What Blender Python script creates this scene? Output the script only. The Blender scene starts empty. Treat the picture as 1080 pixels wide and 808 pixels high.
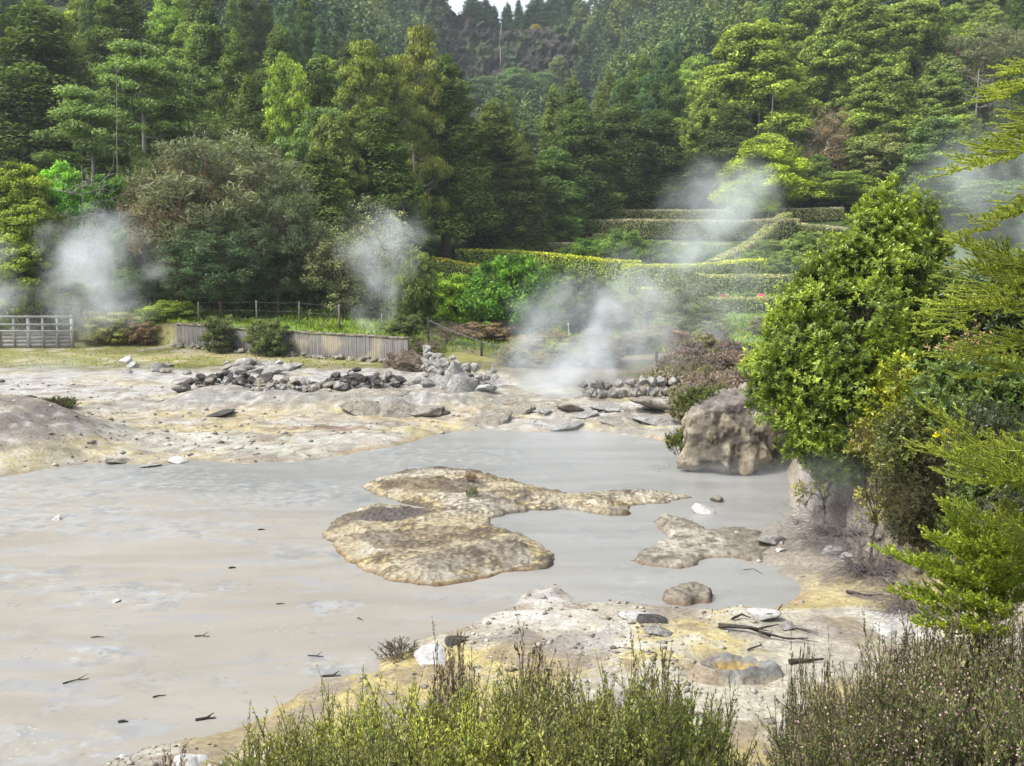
import bpy, bmesh, math, random
import numpy as np
from mathutils import Vector

scene = bpy.context.scene
COL = scene.collection
R = math.radians
TAU = 2 * math.pi

# ------------------------------------------------------------------ camera geometry (photo pixels 1080 x 808)
CAMZ = 5.0
PITCH = R(-6.0)
FPX = 1080.0
SP, CP = math.sin(PITCH), math.cos(PITCH)

def ray(px, py):
    u = (px - 540.0) / FPX
    v = (404.0 - py) / FPX
    return u, CP - v * SP, SP + v * CP

def on_z(px, py, z=0.0):
    a, b, c = ray(px, py)
    k = (z - CAMZ) / c
    return (a * k, b * k)

def at_y(px, py, Y):
    a, b, c = ray(px, py)
    k = Y / b
    return np.array((a * k, Y, CAMZ + c * k))

def project(x, y, z):
    d = y * CP + (z - CAMZ) * SP
    up = -y * SP + (z - CAMZ) * CP
    return 540 + FPX * x / d, 404 - FPX * up / d

# ------------------------------------------------------------------ small numpy helpers
def hash3(ix, iy, iz, seed):
    h = (ix.astype(np.int64) * 374761393 + iy.astype(np.int64) * 668265263 + iz.astype(np.int64) * 2147483647 + seed * 1274126177) & 0xFFFFFFFF
    h = ((h ^ (h >> 13)) * 1274126177) & 0xFFFFFFFF
    h = ((h ^ (h >> 16)) * 2246822519) & 0xFFFFFFFF
    return ((h ^ (h >> 15)) & 0xFFFFFF) / float(0xFFFFFF)

def vnoise(P, seed=0):
    I = np.floor(P).astype(np.int64)
    f = P - I
    f = f * f * (3 - 2 * f)
    out = 0
    for dx in (0, 1):
        wx = f[:, 0] if dx else 1 - f[:, 0]
        for dy in (0, 1):
            wy = f[:, 1] if dy else 1 - f[:, 1]
            for dz in (0, 1):
                wz = f[:, 2] if dz else 1 - f[:, 2]
                out = out + wx * wy * wz * hash3(I[:, 0] + dx, I[:, 1] + dy, I[:, 2] + dz, seed)
    return out * 2 - 1

def fbm(P, scale=1.0, octv=4, seed=0, gain=0.5, ridged=False):
    P = np.asarray(P, float) * scale
    s, a, tot = 0, 1.0, 0
    for o in range(octv):
        n = vnoise(P + o * 17.3, seed + o)
        if ridged:
            n = 1 - 2 * np.abs(n)
        s = s + a * n
        tot += a
        a *= gain
        P = P * 2.03
    return s / tot

def fbm2(x, y, scale=1.0, octv=4, seed=0, **k):
    x = np.asarray(x, float); y = np.asarray(y, float)
    return fbm(np.stack([x.ravel(), y.ravel(), np.zeros(x.size)], 1), scale, octv, seed, **k).reshape(x.shape)

def sstep(a, b, x):
    t = np.clip((x - a) / (b - a), 0, 1)
    return t * t * (3 - 2 * t)

def sdf(x, y, poly):
    """signed distance, negative inside"""
    x = np.asarray(x, float); y = np.asarray(y, float)
    d = np.full(x.shape, 1e9)
    ins = np.zeros(x.shape, bool)
    n = len(poly)
    for i in range(n):
        ax, ay = poly[i]; bx, by = poly[(i + 1) % n]
        ex, ey = bx - ax, by - ay
        L = ex * ex + ey * ey + 1e-12
        t = np.clip(((x - ax) * ex + (y - ay) * ey) / L, 0, 1)
        d = np.minimum(d, (x - ax - t * ex) ** 2 + (y - ay - t * ey) ** 2)
        c = ((ay > y) != (by > y)) & (x < ex * (y - ay) / (ey if abs(ey) > 1e-12 else 1e-12) + ax)
        ins ^= c
    d = np.sqrt(d)
    return np.where(ins, -d, d)

def nrm(v):
    return v / np.maximum(np.linalg.norm(v, axis=-1, keepdims=True), 1e-9)

def rdir(rng, n):
    return nrm(rng.normal(size=(n, 3)))

# ------------------------------------------------------------------ mesh building
def mesh_from(name, V, F, mat=None, attrs=None, smooth=False):
    """V (n,3); F an array (m,k) or a list of such arrays; attrs {name: (n,) or (n,3)}"""
    me = bpy.data.meshes.new(name)
    V = np.ascontiguousarray(V, dtype=np.float32)
    Fs = F if isinstance(F, list) else [F]
    Fs = [np.ascontiguousarray(f, dtype=np.int32) for f in Fs if len(f)]
    loops = np.concatenate([f.ravel() for f in Fs])
    tot = np.concatenate([np.full(len(f), f.shape[1], np.int32) for f in Fs])
    start = np.concatenate([[0], np.cumsum(tot)[:-1]]).astype(np.int32)
    me.vertices.add(len(V)); me.vertices.foreach_set('co', V.ravel())
    me.loops.add(len(loops)); me.loops.foreach_set('vertex_index', loops)
    me.polygons.add(len(tot)); me.polygons.foreach_set('loop_start', start)
    me.update(calc_edges=True)
    if smooth:
        me.polygons.foreach_set('use_smooth', np.ones(len(tot), bool))
    for k, a in (attrs or {}).items():
        a = np.asarray(a, np.float32)
        if a.ndim == 1:
            at = me.attributes.new(k, 'FLOAT', 'POINT'); at.data.foreach_set('value', np.ascontiguousarray(a))
        else:
            at = me.attributes.new(k, 'FLOAT_COLOR', 'POINT')
            c = np.ones((len(a), 4), np.float32); c[:, :3] = a
            at.data.foreach_set('color', c.ravel())
    if mat:
        me.materials.append(mat)
    return me

def link(name, me, parent=None, loc=None, color=None):
    o = bpy.data.objects.new(name, me)
    COL.objects.link(o)
    if parent is not None:
        o.parent = parent
    if loc is not None:
        o.location = loc
    if color is not None:
        o.color = (*color, 1)
    return o

def tag(o, label=None, cat=None, group=None, kind=None):
    if label: o['label'] = label
    if cat: o['category'] = cat
    if group: o['group'] = group
    if kind: o['kind'] = kind
    return o

def empty(name, loc=(0, 0, 0), rz=0.0, label=None, cat=None, group=None):
    o = bpy.data.objects.new(name, None)
    COL.objects.link(o)
    o.empty_display_size = 0.3
    o.location = loc; o.rotation_euler = (0, 0, rz)
    return tag(o, label, cat, group)

class Acc:
    """collects pieces of one mesh"""
    def __init__(s):
        s.V = []; s.F = {}; s.A = {}; s.n = 0
    def add(s, V, F, **attrs):
        V = np.asarray(V, float)
        for f in (F if isinstance(F, list) else [F]):
            f = np.asarray(f, int)
            if len(f):
                s.F.setdefault(f.shape[1], []).append(f + s.n)
        for k, a in attrs.items():
            a = np.asarray(a, float)
            if a.ndim == 0: a = np.full(len(V), float(a))
            s.A.setdefault(k, []).append(a)
        s.V.append(V); s.n += len(V)
        return s
    def mesh(s, name, mat, smooth=False):
        return mesh_from(name, np.concatenate(s.V), [np.concatenate(f) for f in s.F.values()], mat,
                         {k: np.concatenate(a) for k, a in s.A.items()}, smooth)

def tube(P, r, sides=6, cap=True):
    P = np.asarray(P, float); n = len(P)
    r = np.broadcast_to(np.asarray(r, float), (n,))
    T = np.gradient(P, axis=0); T = nrm(T)
    ref = np.array([0, 0, 1.0]) if abs(T[0, 2]) < 0.9 else np.array([1.0, 0, 0])
    A = nrm(np.cross(T, ref)); B = np.cross(T, A)
    an = np.arange(sides) * TAU / sides
    V = P[:, None] + r[:, None, None] * (np.cos(an)[None, :, None] * A[:, None] + np.sin(an)[None, :, None] * B[:, None])
    V = V.reshape(-1, 3)
    i = np.arange(n - 1)[:, None] * sides; j = np.arange(sides)[None]; k = (j + 1) % sides
    F = np.stack([i + j, i + k, i + sides + k, i + sides + j], -1).reshape(-1, 4)
    Fs = [F]
    if cap:
        Fs.append(np.array([list(range((n - 1) * sides, n * sides)), list(range(sides - 1, -1, -1))]))
    return V, Fs

def prisms(P0, P1, r0, r1):
    """many straight 3-sided twigs at once"""
    n = len(P0)
    T = nrm(P1 - P0)
    ref = np.where(np.abs(T[:, 2:3]) < 0.9, np.array([[0, 0, 1.0]]), np.array([[1.0, 0, 0]]))
    A = nrm(np.cross(T, ref)); B = np.cross(T, A)
    r0 = np.broadcast_to(r0, (n,))[:, None]; r1 = np.broadcast_to(r1, (n,))[:, None]
    V = np.empty((n, 6, 3))
    for q in range(3):
        o = math.cos(q * TAU / 3) * A + math.sin(q * TAU / 3) * B
        V[:, q] = P0 + o * r0; V[:, 3 + q] = P1 + o * r1
    b = np.arange(n)[:, None] * 6
    F = np.concatenate([b + np.array([[q, (q + 1) % 3, 3 + (q + 1) % 3, 3 + q]]) for q in range(3)])
    return V.reshape(-1, 3), F

def leaves(C, T, N, L, W, hexa=False, fold=0.0):
    """leaf blades from base C along T with face normal N"""
    n = len(C)
    L = np.broadcast_to(L, (n,))[:, None]; W = np.broadcast_to(W, (n,))[:, None]
    T = nrm(T); B = nrm(np.cross(N, T)); N = np.cross(T, B)
    if hexa:
        k = 6
        V = np.empty((n, 6, 3))
        V[:, 0] = C
        V[:, 1] = C + T * L * .35 + B * W * .5 + N * W * fold
        V[:, 2] = C + T * L * .72 + B * W * .42 + N * W * fold - N * L * .05
        V[:, 3] = C + T * L - N * L * .14
        V[:, 4] = C + T * L * .72 - B * W * .42 + N * W * fold - N * L * .05
        V[:, 5] = C + T * L * .35 - B * W * .5 + N * W * fold
        b = np.arange(n)[:, None] * 6
        F = np.concatenate([b + np.array([[0, 1, 2, 3]]), b + np.array([[0, 3, 4, 5]])])
    else:
        k = 4
        V = np.empty((n, 4, 3))
        V[:, 0] = C
        V[:, 1] = C + T * L * .5 + B * W * .5
        V[:, 2] = C + T * L
        V[:, 3] = C + T * L * .5 - B * W * .5
        F = np.arange(n)[:, None] * 4 + np.arange(4)[None]
    return V.reshape(-1, 3), F, k

def box(x0, x1, y0, y1, z0, z1):
    V = np.array([(x, y, z) for z in (z0, z1) for y in (y0, y1) for x in (x0, x1)], float)
    F = np.array([(0, 2, 3, 1), (4, 5, 7, 6), (0, 1, 5, 4), (2, 6, 7, 3), (0, 4, 6, 2), (1, 3, 7, 5)])
    return V, F

# ------------------------------------------------------------------ materials
class NT:
    def __init__(s, name):
        s.m = bpy.data.materials.new(name); s.m.use_nodes = True
        s.t = s.m.node_tree; s.t.nodes.clear()
        s.out = s.t.nodes.new('ShaderNodeOutputMaterial')
    def n(s, typ, **kw):
        nd = s.t.nodes.new(typ)
        for k, v in kw.items():
            if k.startswith('i_'):
                s.set(nd.inputs[k[2:].replace('_', ' ')], v)
            else:
                setattr(nd, k, v)
        return nd
    def set(s, inp, v):
        if isinstance(v, bpy.types.NodeSocket): s.t.links.new(v, inp)
        elif isinstance(v, (tuple, list)) and len(v) == 3 and inp.type == 'RGBA': inp.default_value = (*v, 1)
        else: inp.default_value = v
    def math(s, op, a, b=None, c=None, clamp=False):
        nd = s.n('ShaderNodeMath', operation=op, use_clamp=clamp)
        for i, v in enumerate((a, b, c)):
            if v is not None: s.set(nd.inputs[i], v)
        return nd.outputs[0]
    def mix(s, f, a, b, mode='MIX'):
        nd = s.n('ShaderNodeMix', data_type='RGBA', blend_type=mode)
        s.set(nd.inputs['Factor'], f); s.set(nd.inputs[6], a); s.set(nd.inputs[7], b)
        return nd.outputs[2]
    def noise(s, vec, scale, detail=6, rough=.6, dist=0.0):
        nd = s.n('ShaderNodeTexNoise')
        s.set(nd.inputs['Vector'], vec); nd.inputs['Scale'].default_value = scale
        nd.inputs['Detail'].default_value = detail; nd.inputs['Roughness'].default_value = rough
        nd.inputs['Distortion'].default_value = dist
        return nd.outputs['Fac']
    def ramp(s, f, lo, hi, a=0.0, b=1.0):
        nd = s.n('ShaderNodeMapRange', interpolation_type='SMOOTHSTEP')
        s.set(nd.inputs[0], f)
        for i, v in enumerate((lo, hi, a, b)): s.set(nd.inputs[i + 1], v)
        return nd.outputs[0]
    def attr(s, name, out='Fac'):
        return s.n('ShaderNodeAttribute', attribute_name=name).outputs[out]
    def bump(s, h, strength=.5, dist=.02):
        nd = s.n('ShaderNodeBump'); nd.inputs['Strength'].default_value = strength; nd.inputs['Distance'].default_value = dist
        s.set(nd.inputs['Height'], h); return nd.outputs[0]
    def principled(s, col, rough=.8, spec=.3, normal=None):
        p = s.n('ShaderNodeBsdfPrincipled')
        s.set(p.inputs['Base Color'], col); s.set(p.inputs['Roughness'], rough)
        s.set(p.inputs['Specular IOR Level'], spec)
        if normal is not None: s.set(p.inputs['Normal'], normal)
        return p.outputs[0]
    def done(s, sh):
        s.t.links.new(sh, s.out.inputs['Surface']); return s.m

def hsv_var(nt, col, var, amount=.9, hue=.04):
    """brightness and hue spread from the per-leaf attribute 'var' (0..1)"""
    v = nt.ramp(var, 0, 1, 1 - amount * .5, 1 + amount * .6)
    h = nt.ramp(var, 0, 1, .5 + hue * .35, .5 - hue)
    nd = nt.n('ShaderNodeHueSaturation'); nt.set(nd.inputs['Color'], col); nt.set(nd.inputs['Value'], v); nt.set(nd.inputs['Hue'], h)
    return nd.outputs[0]

def foliage_mat(name, col=None, amount=.9, hue=.04, rough=.55, spec=.25, trans=.35, patch=0.25, patch_scale=.35):
    """col None: the colour comes from the object's own colour"""
    nt = NT(name)
    oi = nt.n('ShaderNodeObjectInfo')
    c = oi.outputs['Color'] if col is None else col
    pos = nt.n('ShaderNodeNewGeometry').outputs['Position']
    c = hsv_var(nt, c, nt.attr('var'), amount, hue)
    pn = nt.ramp(nt.noise(pos, patch_scale, 3), .3, .7, 1 - patch, 1 + patch)
    nd = nt.n('ShaderNodeHueSaturation'); nt.set(nd.inputs['Color'], c); nt.set(nd.inputs['Value'], pn)
    c = nd.outputs[0]
    p = nt.principled(c, rough, spec)
    tr = nt.n('ShaderNodeBsdfTranslucent'); 
    nt.set(tr.inputs[0], nt.mix(1.0, c, (1.0, 1.0, .45), 'MULTIPLY'))
    mx = nt.n('ShaderNodeMixShader'); mx.inputs[0].default_value = trans
    nt.t.links.new(p, mx.inputs[1]); nt.t.links.new(tr.outputs[0], mx.inputs[2])
    return nt.done(mx.outputs[0])

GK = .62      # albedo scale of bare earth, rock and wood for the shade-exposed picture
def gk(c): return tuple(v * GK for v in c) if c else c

def rough_mat(name, c1, c2, scale=3.0, detail=8, bump=.6, bdist=.03, rough=.85, spec=.2, c3=None, s3=11.0, obj=False):
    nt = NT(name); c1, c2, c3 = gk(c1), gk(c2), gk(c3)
    pos = nt.n('ShaderNodeTexCoord').outputs['Object'] if obj else nt.n('ShaderNodeNewGeometry').outputs['Position']
    f = nt.ramp(nt.noise(pos, scale, detail, .65, .4), .33, .67)
    c = nt.mix(f, c1, c2)
    n2 = nt.noise(pos, s3, 6, .7)
    if c3: c = nt.mix(nt.ramp(n2, .52, .68), c, c3)
    c = nt.mix(1.0, c, nt.mix(nt.ramp(nt.noise(pos, s3 * 2.3, 5, .7), .25, .75), (.7, .7, .7), (1.2, 1.2, 1.2)), 'MULTIPLY')
    return nt.done(nt.principled(c, rough, spec, nt.bump(nt.math('ADD', n2, f), bump, bdist)))

M = {}
M['bark'] = rough_mat('bark', (.07, .055, .042), (.14, .115, .09), 2.5, bump=.8, obj=True)
M['bark_pale'] = rough_mat('pale_bark', (.27, .25, .22), (.40, .38, .34), 2.5, bump=.6, obj=True)
M['bark_red'] = rough_mat('red_bark', (.16, .095, .065), (.24, .16, .12), 3, bump=.6, obj=True)
M['twig'] = rough_mat('twig', (.10, .075, .055), (.19, .15, .12), 14, bump=.3, obj=True)
M['twig_grey'] = rough_mat('grey_twig', (.24, .21, .21), (.36, .32, .32), 14, bump=.3, obj=True)
M['deadwood'] = rough_mat('deadwood', (.035, .03, .028), (.12, .1, .09), 9, bump=.5, obj=True)
M['deadwood_grey'] = rough_mat('grey_deadwood', (.12, .11, .1), (.28, .26, .24), 9, bump=.5, obj=True)
M['crown'] = foliage_mat('crown_foliage', None, 1.2, .02, trans=.34)
M['crown_far'] = foliage_mat('far_crown_foliage', None, .8, .03, trans=.2)
M['hedge'] = foliage_mat('hedge_foliage', None, .7, .03, trans=.3, patch=.3, patch_scale=.8)
M['broad'] = foliage_mat('broad_leaf', None, 1.3, .035, rough=.34, spec=.5, trans=.33, patch=.2, patch_scale=1.2)
M['heath'] = foliage_mat('heath_leaf', None, .9, .05, rough=.6, trans=.3, patch=.35, patch_scale=2.2)
M['needle'] = foliage_mat('cedar_needle', None, .9, .05, rough=.42, spec=.4, trans=.3, patch=.3, patch_scale=3)
M['grass'] = foliage_mat('grass_blade', None, .8, .05, trans=.4, patch=.35, patch_scale=.5)
M['rock'] = rough_mat('pale_rock', (.42, .405, .375), (.66, .64, .60), 2.6, c3=(.26, .24, .21), s3=7, bump=1, bdist=.09)
M['rock_dark'] = rough_mat('dark_rock', (.055, .052, .05), (.13, .12, .115), 2.6, c3=(.2, .18, .17), s3=8, bump=.7, bdist=.05)
M['rock_tan'] = rough_mat('tan_rock', (.36, .325, .265), (.58, .53, .44), 2.6, c3=(.22, .19, .16), s3=7, bump=1, bdist=.09)
M['rock_white'] = rough_mat('white_rock', (.55, .54, .52), (.72, .71, .69), 3, c3=(.42, .4, .36), s3=9, bump=.5, bdist=.03)
# ================================================================== TERRAIN
def wpoly(px, z=0.0):
    return [on_z(a, b, z) for a, b in px]

POOL = wpoly([(0, 503), (30, 499), (62, 493), (95, 489), (130, 489), (160, 491), (205, 486), (260, 489), (325, 486), (372, 478),
              (420, 470), (445, 462), (475, 456), (520, 453), (560, 455), (610, 453), (650, 457), (690, 463), (712, 470), (718, 486), (780, 489),
              (828, 490), (836, 535), (815, 556), (785, 566), (772, 580), (800, 592), (830, 600), (838, 616), (836, 638), (812, 645), (780, 642), (742, 646), (700, 640),
              (655, 634), (612, 634), (585, 618), (555, 626), (530, 640), (505, 655), (470, 668), (425, 682), (398, 692), (390, 706), (345, 714), (315, 730), (290, 748),
              (262, 760), (215, 775), (150, 792), (110, 808)]) + [(-4.5, 9.0), (-12, 8.0), (-30, 8), (-40, 26)]
BANK = wpoly([(720, 487), (780, 489), (826, 490), (838, 548), (856, 574), (905, 600), (952, 628), (985, 660), (1008, 715), (1040, 808)]) + \
       [(5.6, 7), (5.2, 4), (60, 0), (60, 70), (14, 52), (9.2, 44), (6.6, 37), (5.6, 31)]

def wall_y(u):
    return 54.5 + (u + .324) / .222 * -6.2

UK = np.array([-1.2, -.5, -.35, -.2, -.12, -.05, .0, .06, .15, .25, .35, .5, 1.2])
YK = np.array([46, 52, 60, 70, 88, 98, 106, 112, 118, 125, 150, 200, 270, 350, 364, 378, 390, 430, 700, 1500.])
_L = {46: .75, 52: .95, 60: 1.3, 70: 1.7, 88: 3.4, 98: 5., 106: 6.6, 112: 8.7, 118: 10.7, 125: 11.6, 150: 16, 200: 22.5, 270: 32, 350: 57, 364: 66, 378: 88, 390: 93, 430: 96, 700: 97, 1500: 97}
ZT = np.zeros((len(YK), len(UK)))
for i, y in enumerate(YK):
    ax = _L[int(y)]
    for j, u in enumerate(UK):
        z = ax
        if u < -.04:
            k = min(1.0, (-u - .04) / .31)
            top = np.interp(y, [46, 52, 60, 75, 90, 105, 120, 150, 200, 270, 350, 390, 700, 1500], [.75, 1.0, 1.7, 5.5, 12, 18, 25, 37, 56, 92, 135, 155, 175, 175])
            z = ax + (max(top, ax) - ax) * k ** (.85 if y > 130 else 1.1)
        if u > .07:
            k = min(1.0, (u - .07) / .30)
            top = np.interp(y, [46, 60, 88, 106, 118, 125, 150, 200, 270, 350, 390, 700, 1500], [2.0, 2.2, 3.6, 6.8, 11, 14, 27, 56, 92, 130, 150, 175, 175])
            z = ax + (max(top, ax) - ax) * k ** .9
        ZT[i, j] = z

def table(x, y):
    u = np.clip(x / np.maximum(y, 30), UK[0], UK[-1])
    yy = np.clip(y, YK[0], YK[-1])
    i = np.clip(np.searchsorted(YK, yy) - 1, 0, len(YK) - 2); j = np.clip(np.searchsorted(UK, u) - 1, 0, len(UK) - 2)
    a = (yy - YK[i]) / (YK[i + 1] - YK[i]); b = (u - UK[j]) / (UK[j + 1] - UK[j])
    b = b * b * (3 - 2 * b) * .5 + b * .5
    return (ZT[i, j] * (1 - b) + ZT[i, j + 1] * b) * (1 - a) + (ZT[i + 1, j] * (1 - b) + ZT[i + 1, j + 1] * b) * a

def ground_parts(x, y):
    x = np.asarray(x, float); y = np.asarray(y, float)
    dp = sdf(x, y, POOL); db = -sdf(x, y, BANK)
    dpn = dp + .26 * fbm2(x, y, 1.0, 5, 3) + .10 * fbm2(x, y, 4.0, 3, 4)
    shore = np.where(dpn < 0, np.maximum(dpn * .5, -.5), .15 * (1 - np.exp(-np.maximum(dpn, 0) / .45)) + .012 * np.maximum(dpn, 0))
    n1 = fbm2(x, y, .35, 4, 11); n2 = fbm2(x, y, 1.6, 4, 21); n3 = fbm2(x, y, 5.0, 3, 31)
    crust = sstep(.05, .6, dpn)
    n4 = fbm2(x, y, 1.4, 4, 31, ridged=True)
    h = shore + crust * (.10 * n1 + .06 * n2 + .03 * n3 + .07 * n4 * sstep(24, 27, y))
    # grey bank at the far side of the sulphur flat
    yb = 35.1 + .5 * fbm2(x, y * .2, .5, 3, 5)
    mb = sstep(-13.5, -11.0, x) * (1 - sstep(-2.2, .6, x))
    bank = sstep(0, 1.9, y - yb) * mb
    h = h + bank * (.50 + .12 * n2)
    h = h + (1 - mb) * .42 * sstep(35, 47, y) * sstep(-30, -28, x)
    # grey mound at the left
    mx, my = at_y(-14, 440, 29)[0], 29.2
    g = np.exp(-(((x - mx) / 3.0) ** 2 + ((y - my) / 2.6) ** 2) ** 1.3)
    mound = g * sstep(-.1, .8, dp)
    h = h + mound * (1.25 + .12 * n2 + .05 * n3)
    # slope below the viewer
    nb = np.interp(y, [-20, 0, 2, 4, 6, 8, 9.3], [3.45, 3.42, 3.2, 2.0, 1.1, .3, 0])
    h = np.where(y < 9.3, np.maximum(h, 0) + nb, h)
    # right bank
    w = np.interp(y, [14, 16, 20, 27, 33, 40], [1.5, 1.3, .75, .8, 5, 8])
    pn = db + .22 * n2 + .1 * n3
    bk = sstep(0, 1, pn / w)
    top = np.interp(y, [10, 18, 26, 34, 44], [1.5, 2.0, 2.05, 1.8, 1.6]) + .1 * n1
    h = h + bk * np.where(y < 9, np.maximum(top - nb, .2), top) + np.where(db > 0, sstep(.05, .4, pn / w) * (.12 * n2 + .14 * fbm2(x, y, 3.2, 4, 151, ridged=True)), 0)
    # plank wall terrace
    u = x / np.maximum(y, 20)
    t = table(x, y)
    mw = sstep(-.42, -.33, u) * (1 - sstep(-.105, -.085, u))
    st = sstep(.1, .45, y - wall_y(u)) * mw + sstep(0, 3, y - wall_y(u)) * (1 - sstep(-.42, -.33, u)) + sstep(0, 4, y - wall_y(u)) * sstep(-.105, -.085, u) * (1 - sstep(-.06, .02, u)) * .5
    t = t + 1.15 * st * (1 - sstep(62, 75, y))
    wt = sstep(44, 49, y)
    far = t + .25 * sstep(60, 120, y) * fbm2(x, y, .08, 3, 41) + .06 * n1
    cl = sstep(358, 366, y) * (1 - sstep(380, 392, y))
    far = far + cl * .5 * fbm(np.stack([x.ravel(), y.ravel(), t.ravel()], 1), .12, 5, 51, ridged=True).reshape(x.shape)
    h = h * (1 - wt) + far * wt
    return h, dict(dp=dpn, db=db, bk=bk * (1 - wt), pn=pn, bank=bank * (1 - wt), mound=mound, n4=n4, n1=n1, n2=n2, n3=n3, u=u, wt=wt, cl=cl, nb=nb)

def H(x, y):
    sc = np.isscalar(x)
    h, _ = ground_parts(np.atleast_1d(x), np.atleast_1d(y))
    return float(h[0]) if sc else h

def axis(segs):
    out = [segs[0][0]]
    for a, b, s in segs:
        n = max(1, int(round((b - a) / s)))
        out += list(np.linspace(a, b, n + 1)[1:])
    return np.array(out)

def geo(a, b, s0, f=1.12):
    out = [a]; s = s0
    while out[-1] < b:
        out.append(out[-1] + s); s *= f
    return out[1:]

xs = axis([(-32, -16, .3), (-16, -4, .13), (-4, 7.5, .06), (7.5, 14, .18), (14, 32, .4)])
xs = np.array(sorted([-v for v in geo(32, 600, .8)] + list(xs) + geo(32, 600, .8)))
ys = axis([(-6, 8, .35), (8, 9.4, .1), (9.4, 17.5, .05), (17.5, 28, .085), (28, 40, .12), (40, 60, .22), (60, 130, .8), (130, 340, 4), (340, 400, 1.2)])
ys = np.array(sorted([-6 - (v - 32) for v in geo(32, 90, 3, 1.3)] + list(ys) + geo(400, 760, 5, 1.2)))
GX, GY = np.meshgrid(xs, ys)
GZ, gp = ground_parts(GX, GY)
GZ = np.where(GY < -8, 3.4, GZ)

def lerp(a, b, t):
    t = np.asarray(t)[..., None]
    return a * (1 - t) + np.array(b, float) * t

# ground albedo by what the ground is made of
shp = GX.shape
c = np.empty(shp + (3,)); c[:] = (.50, .475, .41)
na = fbm2(GX, GY * 1.6, .45, 5, 61); nb_ = fbm2(GX, GY, 1.3, 5, 71); nc = fbm2(GX, GY * 2.2, .22, 4, 81); nd_ = fbm2(GX, GY, 4.0, 4, 91)
c = lerp(c, (.60, .58, .54), sstep(.05, .35, nb_))                       # white crust
c = lerp(c, (.56, .49, .25), sstep(.0, .34, na) * .75)                    # sulphur yellow
c = lerp(c, (.33, .28, .21), sstep(.12, .4, -nb_ + .3 * nd_) * .8)         # brown stain
c = lerp(c, (.36, .355, .34), sstep(.12, .4, nc) * .7)                   # grey silt
nr = (1 - sstep(16.5, 18.5, GY)) * sstep(-5, -3, GX)
c = lerp(c, (.60, .565, .45), nr * .65); c = lerp(c, (.70, .69, .66), nr * sstep(.0, .3, fbm2(GX, GY * 1.4, .55, 5, 161) + .2 * nd_)); c = lerp(c, (.62, .52, .22), nr * sstep(-.04, .22, na - .15 * nb_ + .2 * nd_) * .85)
c = lerp(c, (.34, .28, .20), nr * sstep(.15, .36, -nb_ + .45 * nd_) * .75); c = lerp(c, (.34, .31, .32), nr * sstep(.2, .36, fbm2(GX, GY, .9, 4, 171)) * .5)
pan = sstep(-16, -11, GX) * (1 - sstep(-1, 1, GX)) * sstep(24, 28, GY) * (1 - sstep(34.5, 36.5, GY))
c = lerp(c, (.60, .52, .29), pan * sstep(-.1, .3, na + .3 * nd_) * .7)
c = lerp(c, (.54, .55, .47), pan * sstep(.05, .3, -na + .2 * nb_) * (1 - sstep(29, 33, GY)) * .8)
red = pan * sstep(.55, .95, np.exp(-(((GX + 6.0) / 3.0) ** 2 + ((GY - 32.0) / .7) ** 2)) + .4 * nb_)
c = lerp(c, (.24, .15, .12), red * .8)
c = lerp(c, (.58, .47, .27), pan * sstep(33.2, 34.4, GY + .6 * nb_) * .5)
c = lerp(c, (.33, .335, .33), np.clip(gp['bank'] * (1 - sstep(36.2, 38.5, GY)), 0, 1) * sstep(-.5, .1, nb_ + .2) * .9)
flat = sstep(37.5, 39.5, GY) * (1 - sstep(45, 48, GY)) * (1 - sstep(-.10, .0, gp['u']))
c = lerp(c, (.56, .56, .55), flat * .8); c = lerp(c, (.6, .54, .36), flat * sstep(.1, .4, na) * .7); c = lerp(c, (.3, .27, .24), flat * sstep(.25, .4, nb_) * .7)
c = lerp(c, (.255, .225, .21), np.clip(gp['mound'] * 3 - .55, 0, 1) * sstep(-.45, .1, nb_ + .25 * nd_))
c = lerp(c, (.46, .44, .42), np.clip(gp['mound'] * 4, 0, 1) * sstep(.2, .45, na) * .7)
far_ = sstep(24, 27, GY) * (1 - sstep(46, 48, GY))
c = lerp(c, (.27, .24, .20), far_ * sstep(.12, .42, nd_ + .35 * gp['n4'] - .1) * .65); c = lerp(c, (.66, .65, .62), far_ * sstep(.15, .4, -nd_ + .2 * nb_) * .6)
c = lerp(c, (.30, .26, .23), far_ * sstep(.28, .42, fbm2(GX, GY * 2.5, .8, 5, 181)) * .7)
# near shore wetter, browner rim
rim = np.exp(-((gp['dp'] - .05) / .16) ** 2)
c = lerp(c, (.36, .31, .23), rim * .6 * sstep(-.2, .3, nb_ + .2)); c = lerp(c, (.55, .36, .17), rim * sstep(.15, .4, nb_) * .5)
bkm = np.clip(gp['bk'] * 1.3, 0, 1) * (GY < 46)
c = lerp(c, (.43, .385, .35), np.clip(bkm * 1.5, 0, 1)); c = lerp(c, (.24, .21, .20), bkm * sstep(0, .3, nb_)); c = lerp(c, (.46, .37, .26), bkm * sstep(.1, .35, na) * .8)
beach = np.exp(-((GX - 5.0) / 1.8) ** 2 - ((GY - 18.2) / 2.0) ** 2)
c = lerp(c, (.37, .34, .31), np.clip(beach * 1.6, 0, 1) * .85)
soil = sstep(.8, 1.0, gp['pn'] / 2.0) * (GY < 46)
c = lerp(c, (.11, .09, .065), np.clip(soil, 0, 1) * .85)
c = lerp(c, (.12, .10, .07), (1 - sstep(6.5, 8.5, GY)) * .9)
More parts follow.
